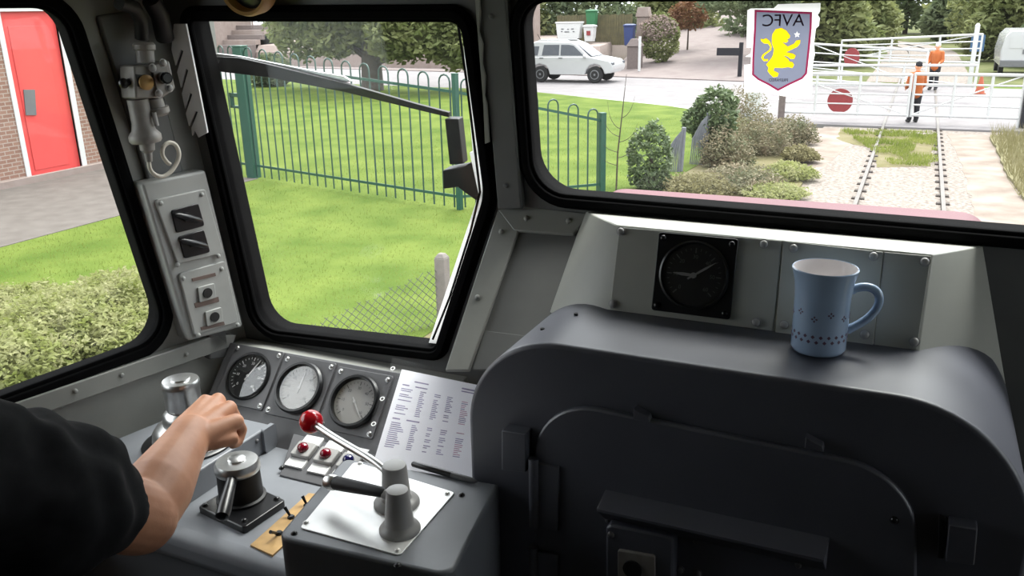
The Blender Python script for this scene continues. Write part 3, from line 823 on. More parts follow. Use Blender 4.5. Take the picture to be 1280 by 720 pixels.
for x, y in ((720, 393), (693, 418), (678, 412)):
    p = at(x, y, z=3.04) if x > 700 else at(x, y, z=3.03)
    bm = B(); lathe(bm, [(0.003, 0), (0.003, 0.003), (0, 0.003)], Matrix.Translation((p.x, p.y, p.z - 0.001)), 10)
    part('bolt', bm, M_blk, cab, label='small black bolt head')

# ------------------------------------------------------------------ dash box behind the cabinet
FD = Frame((0, 1.099, 3.039), (1, 0, 0), (0, 0.242, 0.970))
dash = thing('dash_panel', 'grey sloped box with screwed cover plates between the cabinet and the centre windscreen', 'dash panel', (-0.16, 1.15, 3.039))
fr_ = [(770, 281), (1166, 318), (1148, 440), (759, 390)]
bk_ = [(733, 264), (1229, 307), (1258, 482)]
bm = B(); hull(bm, [FD.p(*FD.uv(*q), 0) for q in fr_] + [FF.p(*FF.uv(*q, 0.002), 0.002) for q in bk_] + [FK.p(*FK.uv(*q, -0.002), -0.002) for q in ((722, 290), (686, 392))])
part('body', bm, M_dash, dash, bev=0.002)
FDs = [(768, 383), (820, 390), (822, 289), (774, 285)]
def plate(name, q, c=0.003, m=M_dash):
    bm = B(); prism(bm, FD.px(q, c), FD, -0.001, c); part(name, bm, m, dash, bev=0.0008)
plate('cover_plate', [(762, 387), (966, 414), (977, 301), (774, 284)], 0.002)
plate('cover_plate', [(969, 416), (1091, 434), (1104, 315), (979, 301)], 0.0035)
plate('cover_plate', [(1092, 433), (1146, 437), (1164, 320), (1105, 315)], 0.002)
for x, y in ((776, 289), (766, 380), (955, 305), (945, 403), (992, 310), (1092, 320), (980, 406), (1081, 418), (1156, 327), (1143, 427)):
    bm = B(); screw(bm, FD, *FD.uv(x, y, 0.0035), 0.003, 0.0052); part('screw', bm, M_greyp, dash)
gauge('large all-black square dial with faint clock-like hands on the dash box', (868, 344), M_dial, M_wall_dk, M_greyp, 55, 'flat', fr=FD.shift(0.003), half=0.054, rad=0.043, plate=M_blk, group=None, glassm=MATS['gauge_glass'])
bm = B(); gg = [o for o in SC.objects if o.name.startswith('gauge') and 'label' in o and 'clock-like' in o['label']][0]
needle(bm, FLAT, math.radians(-88), 0.004, 0.028, 0.0022, 0.0062); part('needle', bm, M_greyp, gg, smooth=0)

# ------------------------------------------------------------------ mug
mp = at(1022, 437, z=3.041)
mug = thing('mug', 'pale blue mug with a row of small dark motifs standing on the cabinet top', 'mug', tuple(mp))
bm = B()
H = 0.106
prof_o = [(0.0, 0.0), (0.026, 0.0), (0.0305, 0.002), (0.0325, 0.006), (0.0325, 0.05), (0.0328, 0.072), (0.0345, 0.090), (0.0378, 0.103), (0.0384, H)]
lathe(bm, prof_o + [(0.0374, H + 0.001), (0.0365, H)], Matrix.Translation(mp), 56, caps=False)
part('body', bm, M_mug, mug)
bm = B(); lathe(bm, [(0.0372, H - 0.0002), (0.0365, H + 0.0006), (0.0355, 0.099), (0.032, 0.088), (0.030, 0.07), (0.0295, 0.012), (0.024, 0.007), (0.0, 0.006)], Matrix.Translation(mp), 56, caps=False)
part('inner_glaze', bm, M_mugin, mug, label='white inside of the mug')
hd = Vector((0.97, 0.24, 0)).normalized()
bm = B(); hp = bez(mp + hd * 0.0315 + Vector((0, 0, 0.079)), mp + hd * 0.066 + Vector((0, 0, 0.098)), mp + hd * 0.085 + Vector((0, 0, 0.055)), mp + hd * 0.0315 + Vector((0, 0, 0.028)), 20)
tube(bm, hp, [0.0062] + [0.0052] * 19 + [0.0062], 14); part('handle', bm, M_mug, mug)
bm = B()
for row, (z, n, sz) in enumerate(((0.050, 11, 0.0042), (0.0275, 22, 0.0040), (0.021, 22, 0.0040))):
    for i in range(n):
        t = 2 * math.pi * (i + (0.5 if row == 2 else 0.0)) / n
        rad = Vector((math.cos(t), math.sin(t), 0)); fr = Frame(mp + rad * 0.0326 + Vector((0, 0, z + (0.006 if row == 0 and i % 2 else 0))), (-math.sin(t), math.cos(t), 0), (0, 0, 1))
        if row == 0:
            for dx, dy in ((1, 0), (-1, 0), (0, 1), (0, -1)):
                prism(bm, [(dx * sz * 0.2, dy * sz * 0.2), (dx * sz * .6 - dy * sz * .3, dy * sz * .6 + dx * sz * .3), (dx * sz, dy * sz), (dx * sz * .6 + dy * sz * .3, dy * sz * .6 - dx * sz * .3)], fr, -0.0004, 0.0002)
        else: prism(bm, [(-sz * .6, 0), (0, -sz * .6), (sz * .6, 0), (0, sz * .6)], fr, -0.0004, 0.0002)
part('motif', bm, M_mugdot, mug, smooth=0, label='small dark printed motifs')

# ------------------------------------------------------------------ crest sticker on the centre windscreen
def K(pts): return [FF.uv(900 + x / 5.5375, y / 5.5375, -0.0195) for x, y in pts]
stk = thing('crest_sticker', 'shield-shaped crest with a yellow lion and mirrored letters stuck on the centre windscreen', 'sticker', tuple(FF.p(*K([(430, 350)])[0], -0.02)))
sh = K([(238, 68), (637, 84), (634, 200), (622, 330), (602, 512), (570, 548), (480, 590), (400, 632), (330, 590), (262, 556), (220, 520), (222, 400), (234, 200)])
bk = K([(188, 72), (212, 60), (370, 58), (400, 30), (696, 22), (692, 80), (676, 105), (690, 125), (684, 180), (662, 200), (650, 300), (655, 380), (640, 450), (634, 664), (440, 668), (300, 640), (168, 640), (165, 450), (212, 448), (214, 395), (172, 395), (212, 372), (218, 330), (182, 330)])
bm = B(); sheet(bm, bk, [grow(sh, -0.0004)], FF, -0.0212); part('paper_backing', bm, M_backing, stk, smooth=0)
bm = B(); sheet(bm, sh, [grow(sh, -0.0028)], FF, -0.0208); part('shield_border', bm, M_claret, stk, smooth=0)
lion = [(362, 235), (384, 202), (425, 193), (460, 213), (484, 245), (482, 264), (466, 272), (474, 284), (456, 298), (432, 294), (468, 322), (512, 302), (528, 280), (556, 276), (554, 302), (534, 326), (480, 352), (458, 362), (502, 370), (524, 384), (514, 408), (488, 410), (468, 392), (440, 386), (472, 410), (480, 426), (502, 430), (513, 450), (500, 472), (470, 466), (430, 472), (378, 470), (370, 488), (406, 508), (398, 532), (368, 536), (344, 514), (328, 492), (334, 468), (318, 448), (340, 420), (356, 400), (366, 380), (372, 340), (358, 300), (358, 260)]
star_o = [(533 + (24 if i % 2 == 0 else 10) * math.sin(math.pi * i / 5), 240 - (24 if i % 2 == 0 else 10) * math.cos(math.pi * i / 5)) for i in range(10)]
tail_o = [(332, 424), (300, 424), (284, 400), (292, 380), (316, 362), (340, 346), (346, 326), (332, 304), (304, 302), (284, 286), (280, 268), (300, 272), (318, 264), (344, 284), (358, 318), (354, 348), (330, 366), (308, 384), (300, 398), (308, 410), (332, 408)]
bm = B(); sheet(bm, grow(sh, -0.0028), [K(lion), K(tail_o), K(star_o)], FF, -0.0208); part('shield_field', bm, M_shield, stk, smooth=0)
def fillpoly(bm, poly, c0, c1):
    sheet(bm, poly, [], FF, c0)
bm = B(); fillpoly(bm, K(lion), -0.0204, -0.0200); fillpoly(bm, K(tail_o), -0.0204, -0.0200)
part('lion', bm, M_yel, stk, smooth=0)
bm = B(); fillpoly(bm, K(star_o), -0.0204, -0.0200); part('star', bm, M_backing, stk, smooth=0)
bm = B()
s_ = ppm(FF.p(*K([(430, 150)])[0]))
tf = Frame(FF.p(*K([(435, 145)])[0], -0.0200), FF.u - FF.v * 0.0, FF.v)
text(bm, 'AVFC', tf, 0, 0, 0, 0.0222, mirror=True, thick=0.0002, stretch=1.02)
part('lettering', bm, M_navy, stk, smooth=0); bm = B()
tf = Frame(FF.p(*K([(404, 556)])[0], -0.0200), FF.u, FF.v)
text(bm, 'PREPARED', tf, 0, 0, 0, 0.0062, mirror=True, thick=0.0002, stretch=0.9)
part('lettering', bm, M_navy, stk, smooth=0)

# ------------------------------------------------------------------ windscreen wiper outside the driver's windscreen
def W(x, y, c=-0.06): return FF.p(*FF.uv(x, y, c), c)
wp = thing('windscreen_wiper', "black and silver wiper arm lying across the outside of the driver's windscreen", 'wiper', tuple(W(575, 215)))
def bar(bm, q, c0, c1): prism(bm, FF.px(q, (c0 + c1) / 2), FF, c0, c1)
bm = B(); bar(bm, [(256, 80), (275, 89), (335, 96), (430, 114), (520, 136), (562, 146), (562, 140), (520, 129), (430, 103), (335, 80), (300, 72), (258, 70)], -0.066, -0.058); part('blade', bm, M_wip, wp, bev=0.0008)
bm = B(); bar(bm, [(262, 71), (300, 76), (400, 99), (428, 104), (440, 101), (430, 95), (400, 90), (300, 70), (266, 66)], -0.074, -0.067); part('arm', bm, M_steel, wp, bev=0.001)
bm = B(); bar(bm, [(254, 78), (276, 82), (280, 74), (256, 69)], -0.08, -0.057); part('end_clip', bm, M_panel, wp, bev=0.001)
bm = B(); bar(bm, [(565, 204), (582, 203), (576, 147), (559, 147)], -0.07, -0.05); part('arm_head', bm, M_wip, wp, bev=0.002)
bm = B(); bar(bm, [(559, 233), (577, 231), (603, 250), (606, 236), (600, 196), (585, 205), (558, 210)], -0.075, -0.045); part('mounting_bracket', bm, M_wip, wp, bev=0.002)

# ------------------------------------------------------------------ slotted brackets beside the driver's windscreen
def slotted(name, label, poly, c0, c1, m):
    bm = B(); holed(bm, FF.px(poly, c1), [], FF, c0, c1)
    o = part(name, bm, m, None, bev=0.0006); tag(o, label, 'bracket'); return o
sl = [(217, 30), (232, 30), (259, 166), (248, 172), (243, 163), (240, 170), (239, 160), (247, 140), (244, 139), (236, 158), (232, 142), (240, 118), (237, 116), (231, 136), (227, 117), (235, 88), (232, 86), (226, 110), (221, 90), (229, 64), (226, 62), (219, 82), (214, 62)]
slotted('slotted_bracket', "pale slotted metal strip on the left edge of the driver's windscreen", sl, 0.018, 0.022, M_white)
sr = [(592, -20), (596, 30), (600, 80), (604, 130), (606, 180), (611, 178), (608, 130), (605, 120), (606, 95), (602, 80), (603, 55), (598, 40), (600, 15), (597, -20)]
slotted('slotted_bracket', 'grey notched metal strip on the pillar between the two windscreens', sr, 0.019, 0.024, M_wall)

# ------------------------------------------------------------------ switch box on the corner pillar
BXC = 0.045
sb = thing('switch_box', 'grey box with two black rotary switches and two push buttons on the corner pillar', 'switch box', tuple(FL.p(*FL.uv(240, 320, BXC), 0)))
qb = [(240, 424), (303, 407), (257, 216), (182, 232)]
f4 = FL.px(qb, BXC)
bm = B(); prism(bm, rounded(grow(f4, 0.004), 0.006, 3), FL, 0.0, BXC - 0.004)
part('housing', bm, M_boxgrey, sb, bev=0.005, bseg=3)
up = [(222, 330), (279, 316), (256, 236), (193, 250)]; lo_ = [(243, 419), (298, 402), (281, 326), (223, 342)]
for q in (up, lo_):
    bm = B(); prism(bm, rounded(FL.px(q, BXC), 0.006, 4), FL, BXC - 0.006, BXC + 0.002); part('face_plate', bm, M_boxgrey, sb, bev=0.0015)
for x, y in ((201, 254), (252, 243), (222, 331), (273, 320), (229, 348), (277, 336), (248, 419), (297, 406)):
    bm = B(); screw(bm, FL, *FL.uv(x, y, BXC + 0.002), BXC + 0.002, 0.0042); part('screw', bm, M_boxgrey, sb)
for (q, c) in (([(220, 291), (255, 282), (247, 254), (213, 263)], (235, 271)), ([(230, 323), (262, 315), (254, 287), (222, 296)], (242, 303))):
    bm = B(); prism(bm, rounded(FL.px(q, BXC + 0.002), 0.004, 3), FL, BXC, BXC + 0.005); ks = part('rotary_switch', bm, M_blk, sb, bev=0.001, label='black rotary switch')
    x, y = c; a0, b0 = FL.uv(x - 16, y - 3, BXC + 0.012); a1, b1 = FL.uv(x + 18, y + 5, BXC + 0.012)
    bm = B(); A = Vector(FL.p(a0, b0, BXC + 0.012)); Cc = Vector(FL.p(a1, b1, BXC + 0.012))
    tube(bm, [A + (Cc - A) * t for t in (0, 0.12, 0.5, 0.88, 1)], [0.002, 0.005, 0.0065, 0.005, 0.002], 12)
    cyl(bm, FL.p((a0 + a1) / 2, (b0 + b1) / 2, BXC + 0.004), FL.p((a0 + a1) / 2, (b0 + b1) / 2, BXC + 0.012), 0.009)
    sub('knob', bm, M_blk, ks)
for x, y in ((259, 366), (268, 396)):
    a, b = FL.uv(x, y, BXC + 0.006)
    bm = B(); prism(bm, rounded(rect(a - 0.0185, b - 0.015, a + 0.0185, b + 0.015), 0.003, 3), FL, BXC, BXC + 0.0065); pb = part('button_plate', bm, M_boxgrey, sb, bev=0.001)
    bm = B(); cyl(bm, FL.p(a, b, BXC + 0.005), FL.p(a, b, BXC + 0.009), 0.0098, seg=24); sub('push_button', bm, M_blk2, pb)
for q in ([(241, 352), (270, 345), (269, 341), (240, 348)], [(245, 385), (274, 377), (273, 371), (243, 379)], [(252, 413), (281, 406), (280, 402), (251, 409)]):
    bm = B(); prism(bm, FL.px(q, BXC + 0.003), FL, BXC, BXC + 0.0032); part('label_strip', bm, mat('faded_label', rgb(176, 150, 140), 0.6) if 'faded_label' not in MATS else MATS['faded_label'], sb, smooth=0)
bm = B(); prism(bm, FL.px([(262, 450), (288, 446), (282, 408), (262, 412)], 0.02), FL, 0.0, 0.02); part('conduit', bm, M_wall_dk, sb, bev=0.003)

# ------------------------------------------------------------------ air motor with pipework above the switch box
MC = 0.06
def Q(x, y, c=MC): return FL.p(*FL.uv(120 + x / 3.13, y / 3.13, c), c)
am = thing('air_motor', 'dull grey cylinder valve with bolted body and cable loop above the switch box', 'valve', tuple(Q(190, 350, 0)))
pm = ppm(Q(190, 300)) * 3.13
bm = B(); ax = (Q(195, 245) - Q(186, 165)); p = Q(186, 165)
lathe(bm, [(34 / pm, 0), (42 / pm, 0.004), (42 / pm, 0.012), (34 / pm, 0.014), (34 / pm, ax.length)], axis(p, ax), 24); part('upper_cylinder', bm, M_pipe, am)
bm = B(); prism(bm, [FL.uv(120 + x / 3.13, y / 3.13, MC) for x, y in ((133, 386), (240, 382), (290, 345), (265, 236), (225, 252), (126, 256))], FL, MC - 0.03, MC + 0.018); bd = part('body', bm, M_pipe, am, bev=0.003)
bm = B(); prism(bm, [FL.uv(120 + x / 3.13, y / 3.13, MC + .02) for x, y in ((240, 378), (296, 350), (268, 234), (214, 262))], FL, MC + 0.016, MC + 0.024); part('flange_plate', bm, M_pipe, am, bev=0.001)
screws('bolt', M_greyp, am, FL, [(120 + x / 3.13, y / 3.13) for x, y in ((262, 246), (287, 345), (246, 366), (221, 266))], MC + 0.024, 0.006)
bm = B(); cyl(bm, Q(262, 305, MC + 0.022), Q(276, 305, MC + 0.05), 0.010); cyl(bm, Q(272, 305, MC + 0.045), Q(280, 305, MC + 0.056), 0.007); part('nipple', bm, M_blk, am)
bm = B(); prism(bm, [FL.uv(120 + x / 3.13, y / 3.13, MC + .019) for x, y in ((165, 340), (240, 335), (236, 300), (155, 290))], FL, MC + 0.012, MC + 0.0195); part('recess_shade', bm, M_blk2, am)  # black patch in place of a cut recess, shade put into its colour
bm = B(); lathe(bm, [(0.013, 0), (0.013, 0.006), (0.009, 0.009), (0, 0.009)], axis(Q(192, 322, MC + 0.018), FL.n), 20); part('cam', bm, M_brass, am)
bm = B(); cyl(bm, Q(140, 318), Q(112, 325), 0.006); ball(bm, Q(108, 326), 0.009, 12); part('knob', bm, M_blk, am)
bm = B(); p = Q(163, 388, MC - 0.005); ax = Q(196, 556, MC - 0.005) - p; L = ax.length
lathe(bm, [(40 / pm, 0), (40 / pm, L * 0.55), (46 / pm, L * 0.72), (58 / pm, L * 0.8), (62 / pm, L * 0.84), (62 / pm, L * 0.95), (56 / pm, L)], axis(p, ax), 28); part('main_cylinder', bm, M_pipe, am)
bm = B(); p = Q(226, 384, MC); ax = Q(246, 452, MC) - p
lathe(bm, [(32 / pm, 0), (34 / pm, ax.length * .5), (46 / pm, ax.length * .55), (46 / pm, ax.length * .85), (34 / pm, ax.length)], axis(p, ax), 24); part('side_cylinder', bm, M_pipe, am)
bm = B(); cyl(bm, Q(226, 440, MC + .015), Q(238, 492, MC + .015), 0.004); part('tie_rod', bm, M_greyp, am)
bm = B(); p = Q(198, 556); ax = Q(208, 632) - p
lathe(bm, [(30 / pm, 0), (28 / pm, ax.length * .4), (16 / pm, ax.length * .55), (13 / pm, ax.length)], axis(p, ax), 20); part('nozzle', bm, M_pipe, am)
bm = B(); cp_ = [Q(x, y, MC) for x, y in ((206, 628), (212, 662), (232, 684), (262, 690), (296, 668), (320, 628), (324, 595), (310, 566), (286, 558), (264, 575), (260, 605), (276, 632), (292, 645))]
sm = []
for i in range(len(cp_) - 1):
    a = cp_[max(0, i - 1)]; b = cp_[i]; c = cp_[i + 1]; d = cp_[min(len(cp_) - 1, i + 2)]
    for k_ in range(5):
        t = k_ / 5
        sm.append(0.5 * (2 * b + (c - a) * t + (2 * a - 5 * b + 4 * c - d) * t * t + (3 * b - a - 3 * c + d) * t ** 3))
tube(bm, sm, 0.0038, 10); part('cable_loop', bm, M_cream, am, label='pale cable loop')
bm = B(); tube(bm, [Q(180, 150, 0.04), Q(176, 80, 0.05), Q(150, 30, 0.06), Q(90, 10, 0.07)], 0.012, 12); part('hose', bm, M_blk2, am)
bm = B(); tube(bm, [Q(270, 150, 0.03), Q(250, 60, 0.05), Q(215, 0, 0.06)], 0.016, 12)
part('hose', bm, M_blk2, am)

# ------------------------------------------------------------------ tan-rimmed fitting under the header
tp = FF.uv(306, -20, 0.05)
lamp = thing('ceiling_fitting', "round tan-rimmed fitting above the driver's windscreen, cut by the top of the photo", 'light fitting', m=FF.mat(tp[0], tp[1], 0.03))
kk = 1 / ppm(FF.p(*tp, 0.05))
bm = B(); lathe(bm, [(30 * kk, 0.012), (33 * kk, 0.028), (37 * kk, 0.03), (39 * kk, 0.022), (38 * kk, 0.0)], Matrix.Identity(4), 48); part('rim', bm, M_tan, lamp)
bm = B(); lathe(bm, [(36 * kk, 0.0), (32 * kk, 0.012), (26 * kk, 0.016), (0, 0.02)], Matrix.Identity(4), 40); part('lens', bm, M_blk, lamp)

# small chrome catch on the left wall, half hidden by the sleeve
ctp = FL.uv(66, 522, 0.012)
bm = B(); tube(bm, [FL.p(ctp[0] - 0.012, ctp[1] + 0.008, 0.006), FL.p(ctp[0], ctp[1], 0.012), FL.p(ctp[0] + 0.012, ctp[1] - 0.008, 0.006)], [0.004, 0.006, 0.004], 12)
tag(part('wall_catch', bm, M_chrome, None), "small bright catch on the left wall beside the driver's shoulder", 'catch')

# maroon nose of the train outside the centre windscreen
nz = [at(x, y, y=1.55) for x, y in ((750, 243), (1225, 283))]
bm = B()
FN = Frame((0, 1.36, 0), (1, 0, 0), (0, 0, 1))
zt = at(1000, 257, y=1.55).z
prism(bm, rounded([(nz[0].x - 0.01, 1.4), (nz[1].x + 0.02, 1.4), (nz[1].x + 0.02, zt), (nz[0].x - 0.01, zt)], [0, 0, 0.05, 0.05], 8), FN, -0.26, 0.0)
o = struct('train_nose', bm, M_maroon, bev=0.03, bseg=4)
bm = B(); box(bm, -1.45, 1.40, 1.0, 1.3, 1.62, 2.70); o = struct('train_front', bm, M_maroon, bev=0.03)
# ------------------------------------------------------------------ people: one voxel-fused skin from tapered limbs
def limb(bm, p0, p1, r0, r1, flat=False, seg=20):
    p0 = Vector(p0); p1 = Vector(p1); d = p1 - p0; h = max(d.length, 1e-4)
    pr = [(0, -r0)] + [(r0 * math.cos(t), r0 * math.sin(t)) for t in (-1.2, -0.8, -0.4)] + [(r0, 0), (r1, h)]
    pr += [(0, h + 0.001)] if flat else [(r1 * math.cos(t), h + r1 * math.sin(t)) for t in (0.4, 0.8, 1.2)] + [(0, h + r1)]
    lathe(bm, pr, axis(p0, d), seg)
def fused(name, bm, m, voxel, parent=None, smooth_it=4, wrinkle=0.0, factor=0.5):
    o = part(name, bm, m, parent, smooth=0)
    r = o.modifiers.new('remesh', 'REMESH'); r.mode = 'VOXEL'; r.voxel_size = voxel; r.use_smooth_shade = True
    s = o.modifiers.new('smooth', 'SMOOTH'); s.factor = factor; s.iterations = smooth_it
    if wrinkle:
        tx = bpy.data.textures.new('folds', 'CLOUDS'); tx.noise_scale = 0.07; tx.noise_depth = 1
        d = o.modifiers.new('folds', 'DISPLACE'); d.texture = tx; d.strength = wrinkle; d.mid_level = 0.5; d.texture_coords = 'LOCAL'
    bpy.context.view_layer.update()
    me = bpy.data.meshes.new_from_object(o.evaluated_get(bpy.context.evaluated_depsgraph_get()))
    me.polygons.foreach_set('use_smooth', [True] * len(me.polygons))
    o.modifiers.clear(); o.data = me
    return o

def child_of(o, parent):
    """Clothing built in world coordinates hung on a body mesh."""
    o.location = o.location - parent.location; o.parent = parent
    return o

# the driver, seated, right forearm reaching to the controller
b = B()
PEL = Vector((-1.0, 0.10, 2.50)); CHE = Vector((-1.0, 0.20, 2.88)); NCK = Vector((-1.0, 0.27, 3.09)); HED = Vector((-0.985, 0.335, 3.245))
RS = Vector((-0.825, 0.42, 3.045)); RE = Vector((-0.835, 0.655, 2.845)); LS = Vector((-1.18, 0.24, 3.0)); LE = Vector((-1.27, 0.22, 2.74)); LW = Vector((-1.16, 0.42, 2.67))
RW = at(238, 543, z=2.868)
limb(b, PEL, CHE, 0.14, 0.155); limb(b, CHE, NCK, 0.14, 0.06); limb(b, NCK, HED, 0.055, 0.06)
limb(b, CHE + Vector((0, 0.02, 0.05)), RS, 0.10, 0.062); limb(b, CHE + Vector((0, 0.02, 0.05)), LS, 0.10, 0.062)
# head: skull, jaw, nose, ears
limb(b, HED + Vector((0, 0.005, 0.035)), HED + Vector((0, -0.03, 0.045)), 0.076, 0.08); limb(b, HED + Vector((0, 0.03, -0.02)), HED + Vector((0, 0.055, -0.065)), 0.058, 0.035)
limb(b, HED + Vector((0, 0.078, 0.015)), HED + Vector((0, 0.105, -0.015)), 0.010, 0.013); limb(b, HED + Vector((-0.016, 0.086, -0.046)), HED + Vector((0.016, 0.086, -0.046)), 0.008, 0.008)
for s in (-1, 1):
    limb(b, HED + Vector((s * 0.078, 0.0, 0.02)), HED + Vector((s * 0.080, 0.0, -0.02)), 0.015, 0.010)
    limb(b, HED + Vector((s * 0.048, 0.075, 0.034)), HED + Vector((s * 0.014, 0.084, 0.034)), 0.010, 0.009)
limb(b, RS, RE, 0.058, 0.047); limb(b, LS, LE, 0.056, 0.044); limb(b, LE, LW, 0.043, 0.029)
fd = (RW - RE).normalized()
limb(b, RE, RE + (RW - RE) * 0.32, 0.044, 0.0465); limb(b, RE + (RW - RE) * 0.32, RE + (RW - RE) * 0.72, 0.0465, 0.036); limb(b, RE + (RW - RE) * 0.72, RW, 0.036, 0.030)
for s, hip in ((1, Vector((-0.9, 0.12, 2.50))), (-1, Vector((-1.1, 0.12, 2.50)))):
    kn = Vector((hip.x + s * 0.04, 0.60, 2.565)); an = Vector((hip.x + s * 0.02, 0.66, 2.02))
    limb(b, hip, kn, 0.085, 0.058); limb(b, kn, kn + (an - kn) * 0.35, 0.056, 0.055); limb(b, kn + (an - kn) * 0.35, an, 0.055, 0.038)
    limb(b, an + Vector((0, -0.02, -0.04)), an + Vector((0, 0.15, -0.065)), 0.042, 0.032)
# right hand closing over the handle
kn_px = ((256, 499), (272, 497), (286, 506), (294, 522)); KN = [at(x, y, z=2.886 - i * 0.004) for i, (x, y) in enumerate(kn_px)]
fwd = (KN[1] - RW).normalized(); side = (KN[3] - KN[0]).normalized(); dn = Vector((0, 0, -1))
for i, k_ in enumerate(KN):
    limb(b, RW + side * (i - 1.5) * 0.011, k_ + dn * 0.006, 0.0195, 0.0125, seg=14)
    limb(b, RW + side * (i - 1.5) * 0.011 + dn * 0.006, k_ + dn * 0.022 - fwd * 0.02, 0.016, 0.011, seg=14)
    L = (1.0, 1.08, 1.0, 0.82)[i]; r = (0.0098, 0.0100, 0.0094, 0.0084)[i]
    f = (fwd + side * (i - 1.5) * 0.10).normalized()
    p1 = k_ + (f * 0.42 + dn * 0.9).normalized() * 0.036 * L
    p2 = p1 + (f * -0.75 + dn * 0.65).normalized() * 0.024 * L
    p3 = p2 + (f * -0.95 - dn * 0.3).normalized() * 0.018 * L
    limb(b, k_ + dn * 0.003, p1, r * 1.12, r, seg=14); limb(b, p1, p2, r, r * 0.93, seg=14); limb(b, p2, p3, r * 0.93, r * 0.8, seg=14)
th0 = RW + (KN[0] - RW) * 0.3 - side * 0.014 + dn * 0.012
th1 = th0 + (fwd * 0.7 - side * 0.5 + dn * 0.55).normalized() * 0.040; th2 = th1 + (fwd * 0.75 + side * 0.15 + dn * 0.5).normalized() * 0.032; th3 = th2 + (fwd * 0.5 + side * 0.8 + dn * 0.2).normalized() * 0.022
limb(b, th0, th1, 0.017, 0.0125, seg=14); limb(b, th1, th2, 0.0125, 0.0105, seg=14); limb(b, th2, th3, 0.0105, 0.008, seg=14)
# left hand resting on the thigh
lf = Vector((0.25, 0.95, -0.05)).normalized(); ls = Vector((0.95, -0.25, 0))
for i in range(4):
    kk_ = LW + lf * 0.085 + ls * (i - 1.5) * 0.019
    limb(b, LW + ls * (i - 1.5) * 0.011, kk_, 0.018, 0.012, seg=14)
    f1 = kk_ + (lf + dn * 0.25).normalized() * 0.042; f2 = f1 + (lf + dn * 0.6).normalized() * 0.025; f3 = f2 + (lf + dn * 0.9).normalized() * 0.018
    limb(b, kk_, f1, 0.0098, 0.0092, seg=14); limb(b, f1, f2, 0.0092, 0.0088, seg=14); limb(b, f2, f3, 0.0088, 0.0075, seg=14)
limb(b, LW + lf * 0.02 + ls * 0.02, LW + lf * 0.05 + ls * 0.05, 0.015, 0.0115, seg=14); limb(b, LW + lf * 0.05 + ls * 0.05, LW + lf * 0.085 + ls * 0.056, 0.0115, 0.008, seg=14)
drv = fused('person', b, M_skin, 0.0028, smooth_it=5)
tag(drv, "seated driver in a black short-sleeved shirt, right fist on the controller handle", 'person')
# black short-sleeved shirt
b = B()
limb(b, PEL + Vector((0, 0.0, -0.02)), PEL + Vector((0, 0.02, 0.18)), 0.175, 0.185, seg=28); limb(b, PEL + Vector((0, 0.02, 0.18)), CHE, 0.185, 0.175, seg=28); limb(b, CHE, NCK + Vector((0, 0, -0.045)), 0.165, 0.075, seg=28)
limb(b, PEL + Vector((0.05, 0.10, 0.10)), CHE + Vector((0.06, 0.06, 0.0)), 0.14, 0.13, seg=24)
limb(b, CHE + Vector((0, 0.02, 0.05)), RS, 0.12, 0.082, seg=24); limb(b, CHE + Vector((0, 0.02, 0.05)), LS, 0.12, 0.08, seg=24)
hem = RS + (RE - RS) * 0.80
limb(b, RS, RS + (RE - RS) * 0.55, 0.084, 0.084, seg=28); limb(b, RS + (RE - RS) * 0.5 + Vector((0, 0, -0.012)), hem + Vector((0.0, 0, -0.006)), 0.084, 0.061, flat=True, seg=28)
lh = LS + (LE - LS) * 0.85
limb(b, LS, lh, 0.080, 0.062, flat=True, seg=24)
shirt = child_of(fused('shirt', b, M_shirt, 0.006, smooth_it=3, wrinkle=0.03), drv)
b = B()
for s, hip in ((1, Vector((-0.9, 0.12, 2.50))), (-1, Vector((-1.1, 0.12, 2.50)))):
    kn = Vector((hip.x + s * 0.04, 0.60, 2.565)); an = Vector((hip.x + s * 0.02, 0.66, 2.02))
    limb(b, PEL + Vector((0, 0, -0.03)), hip, 0.12, 0.105); limb(b, hip, kn, 0.105, 0.074); limb(b, kn, an, 0.073, 0.062, flat=True)
child_of(fused('trousers', b, M_trou, 0.008, smooth_it=3, wrinkle=0.012), drv)
b = B()
limb(b, HED + Vector((0, -0.008, 0.055)), HED + Vector((0, -0.04, 0.05)), 0.082, 0.085); limb(b, HED + Vector((0, -0.045, 0.02)), HED + Vector((0, -0.05, -0.03)), 0.075, 0.06)
child_of(fused('hair', b, M_hair, 0.006, smooth_it=2, wrinkle=0.008), drv)
b = B()
for s in (-1, 1):
    an = Vector((-1.0 + s * 0.12, 0.66, 2.02)); limb(b, an + Vector((0, -0.03, -0.045)), an + Vector((0, 0.15, -0.068)), 0.054, 0.042)
child_of(fused('shoes', b, M_blk2, 0.008, smooth_it=2), drv)
# driver's seat
seat = thing('driver_seat', "dark padded driver's seat on a pedestal under the seated driver", 'seat', (-1.0, 0.1, FLOOR))
bm = B(); prism(bm, rounded(rect(-1.24, -0.16, -0.76, 0.34), 0.06), FLAT, 2.30, 2.385); part('cushion', bm, M_trou, seat, bev=0.03, bseg=4)
bm = B(); prism(bm, rounded(rect(-1.22, 2.40, -0.78, 3.0), 0.08), Frame((0, -0.10, 0), (1, 0, 0), (0, -0.10, 0.99)), 0.06 - 0.17, 0.0 - 0.09) if False else prism(bm, rounded(rect(-1.22, 0.0, -0.78, 0.58), 0.08), Frame((0, -0.125, 2.40), (1, 0, 0), (0, -0.06, 0.99)), 0.0, 0.07); part('backrest', bm, M_trou, seat, bev=0.025, bseg=4)
bm = B(); lathe(bm, [(0.16, 0), (0.16, 0.02), (0.05, 0.04), (0.05, 0.4)], Matrix.Translation((-1.0, 0.1, FLOOR)), 28); part('pedestal', bm, M_panel, seat)

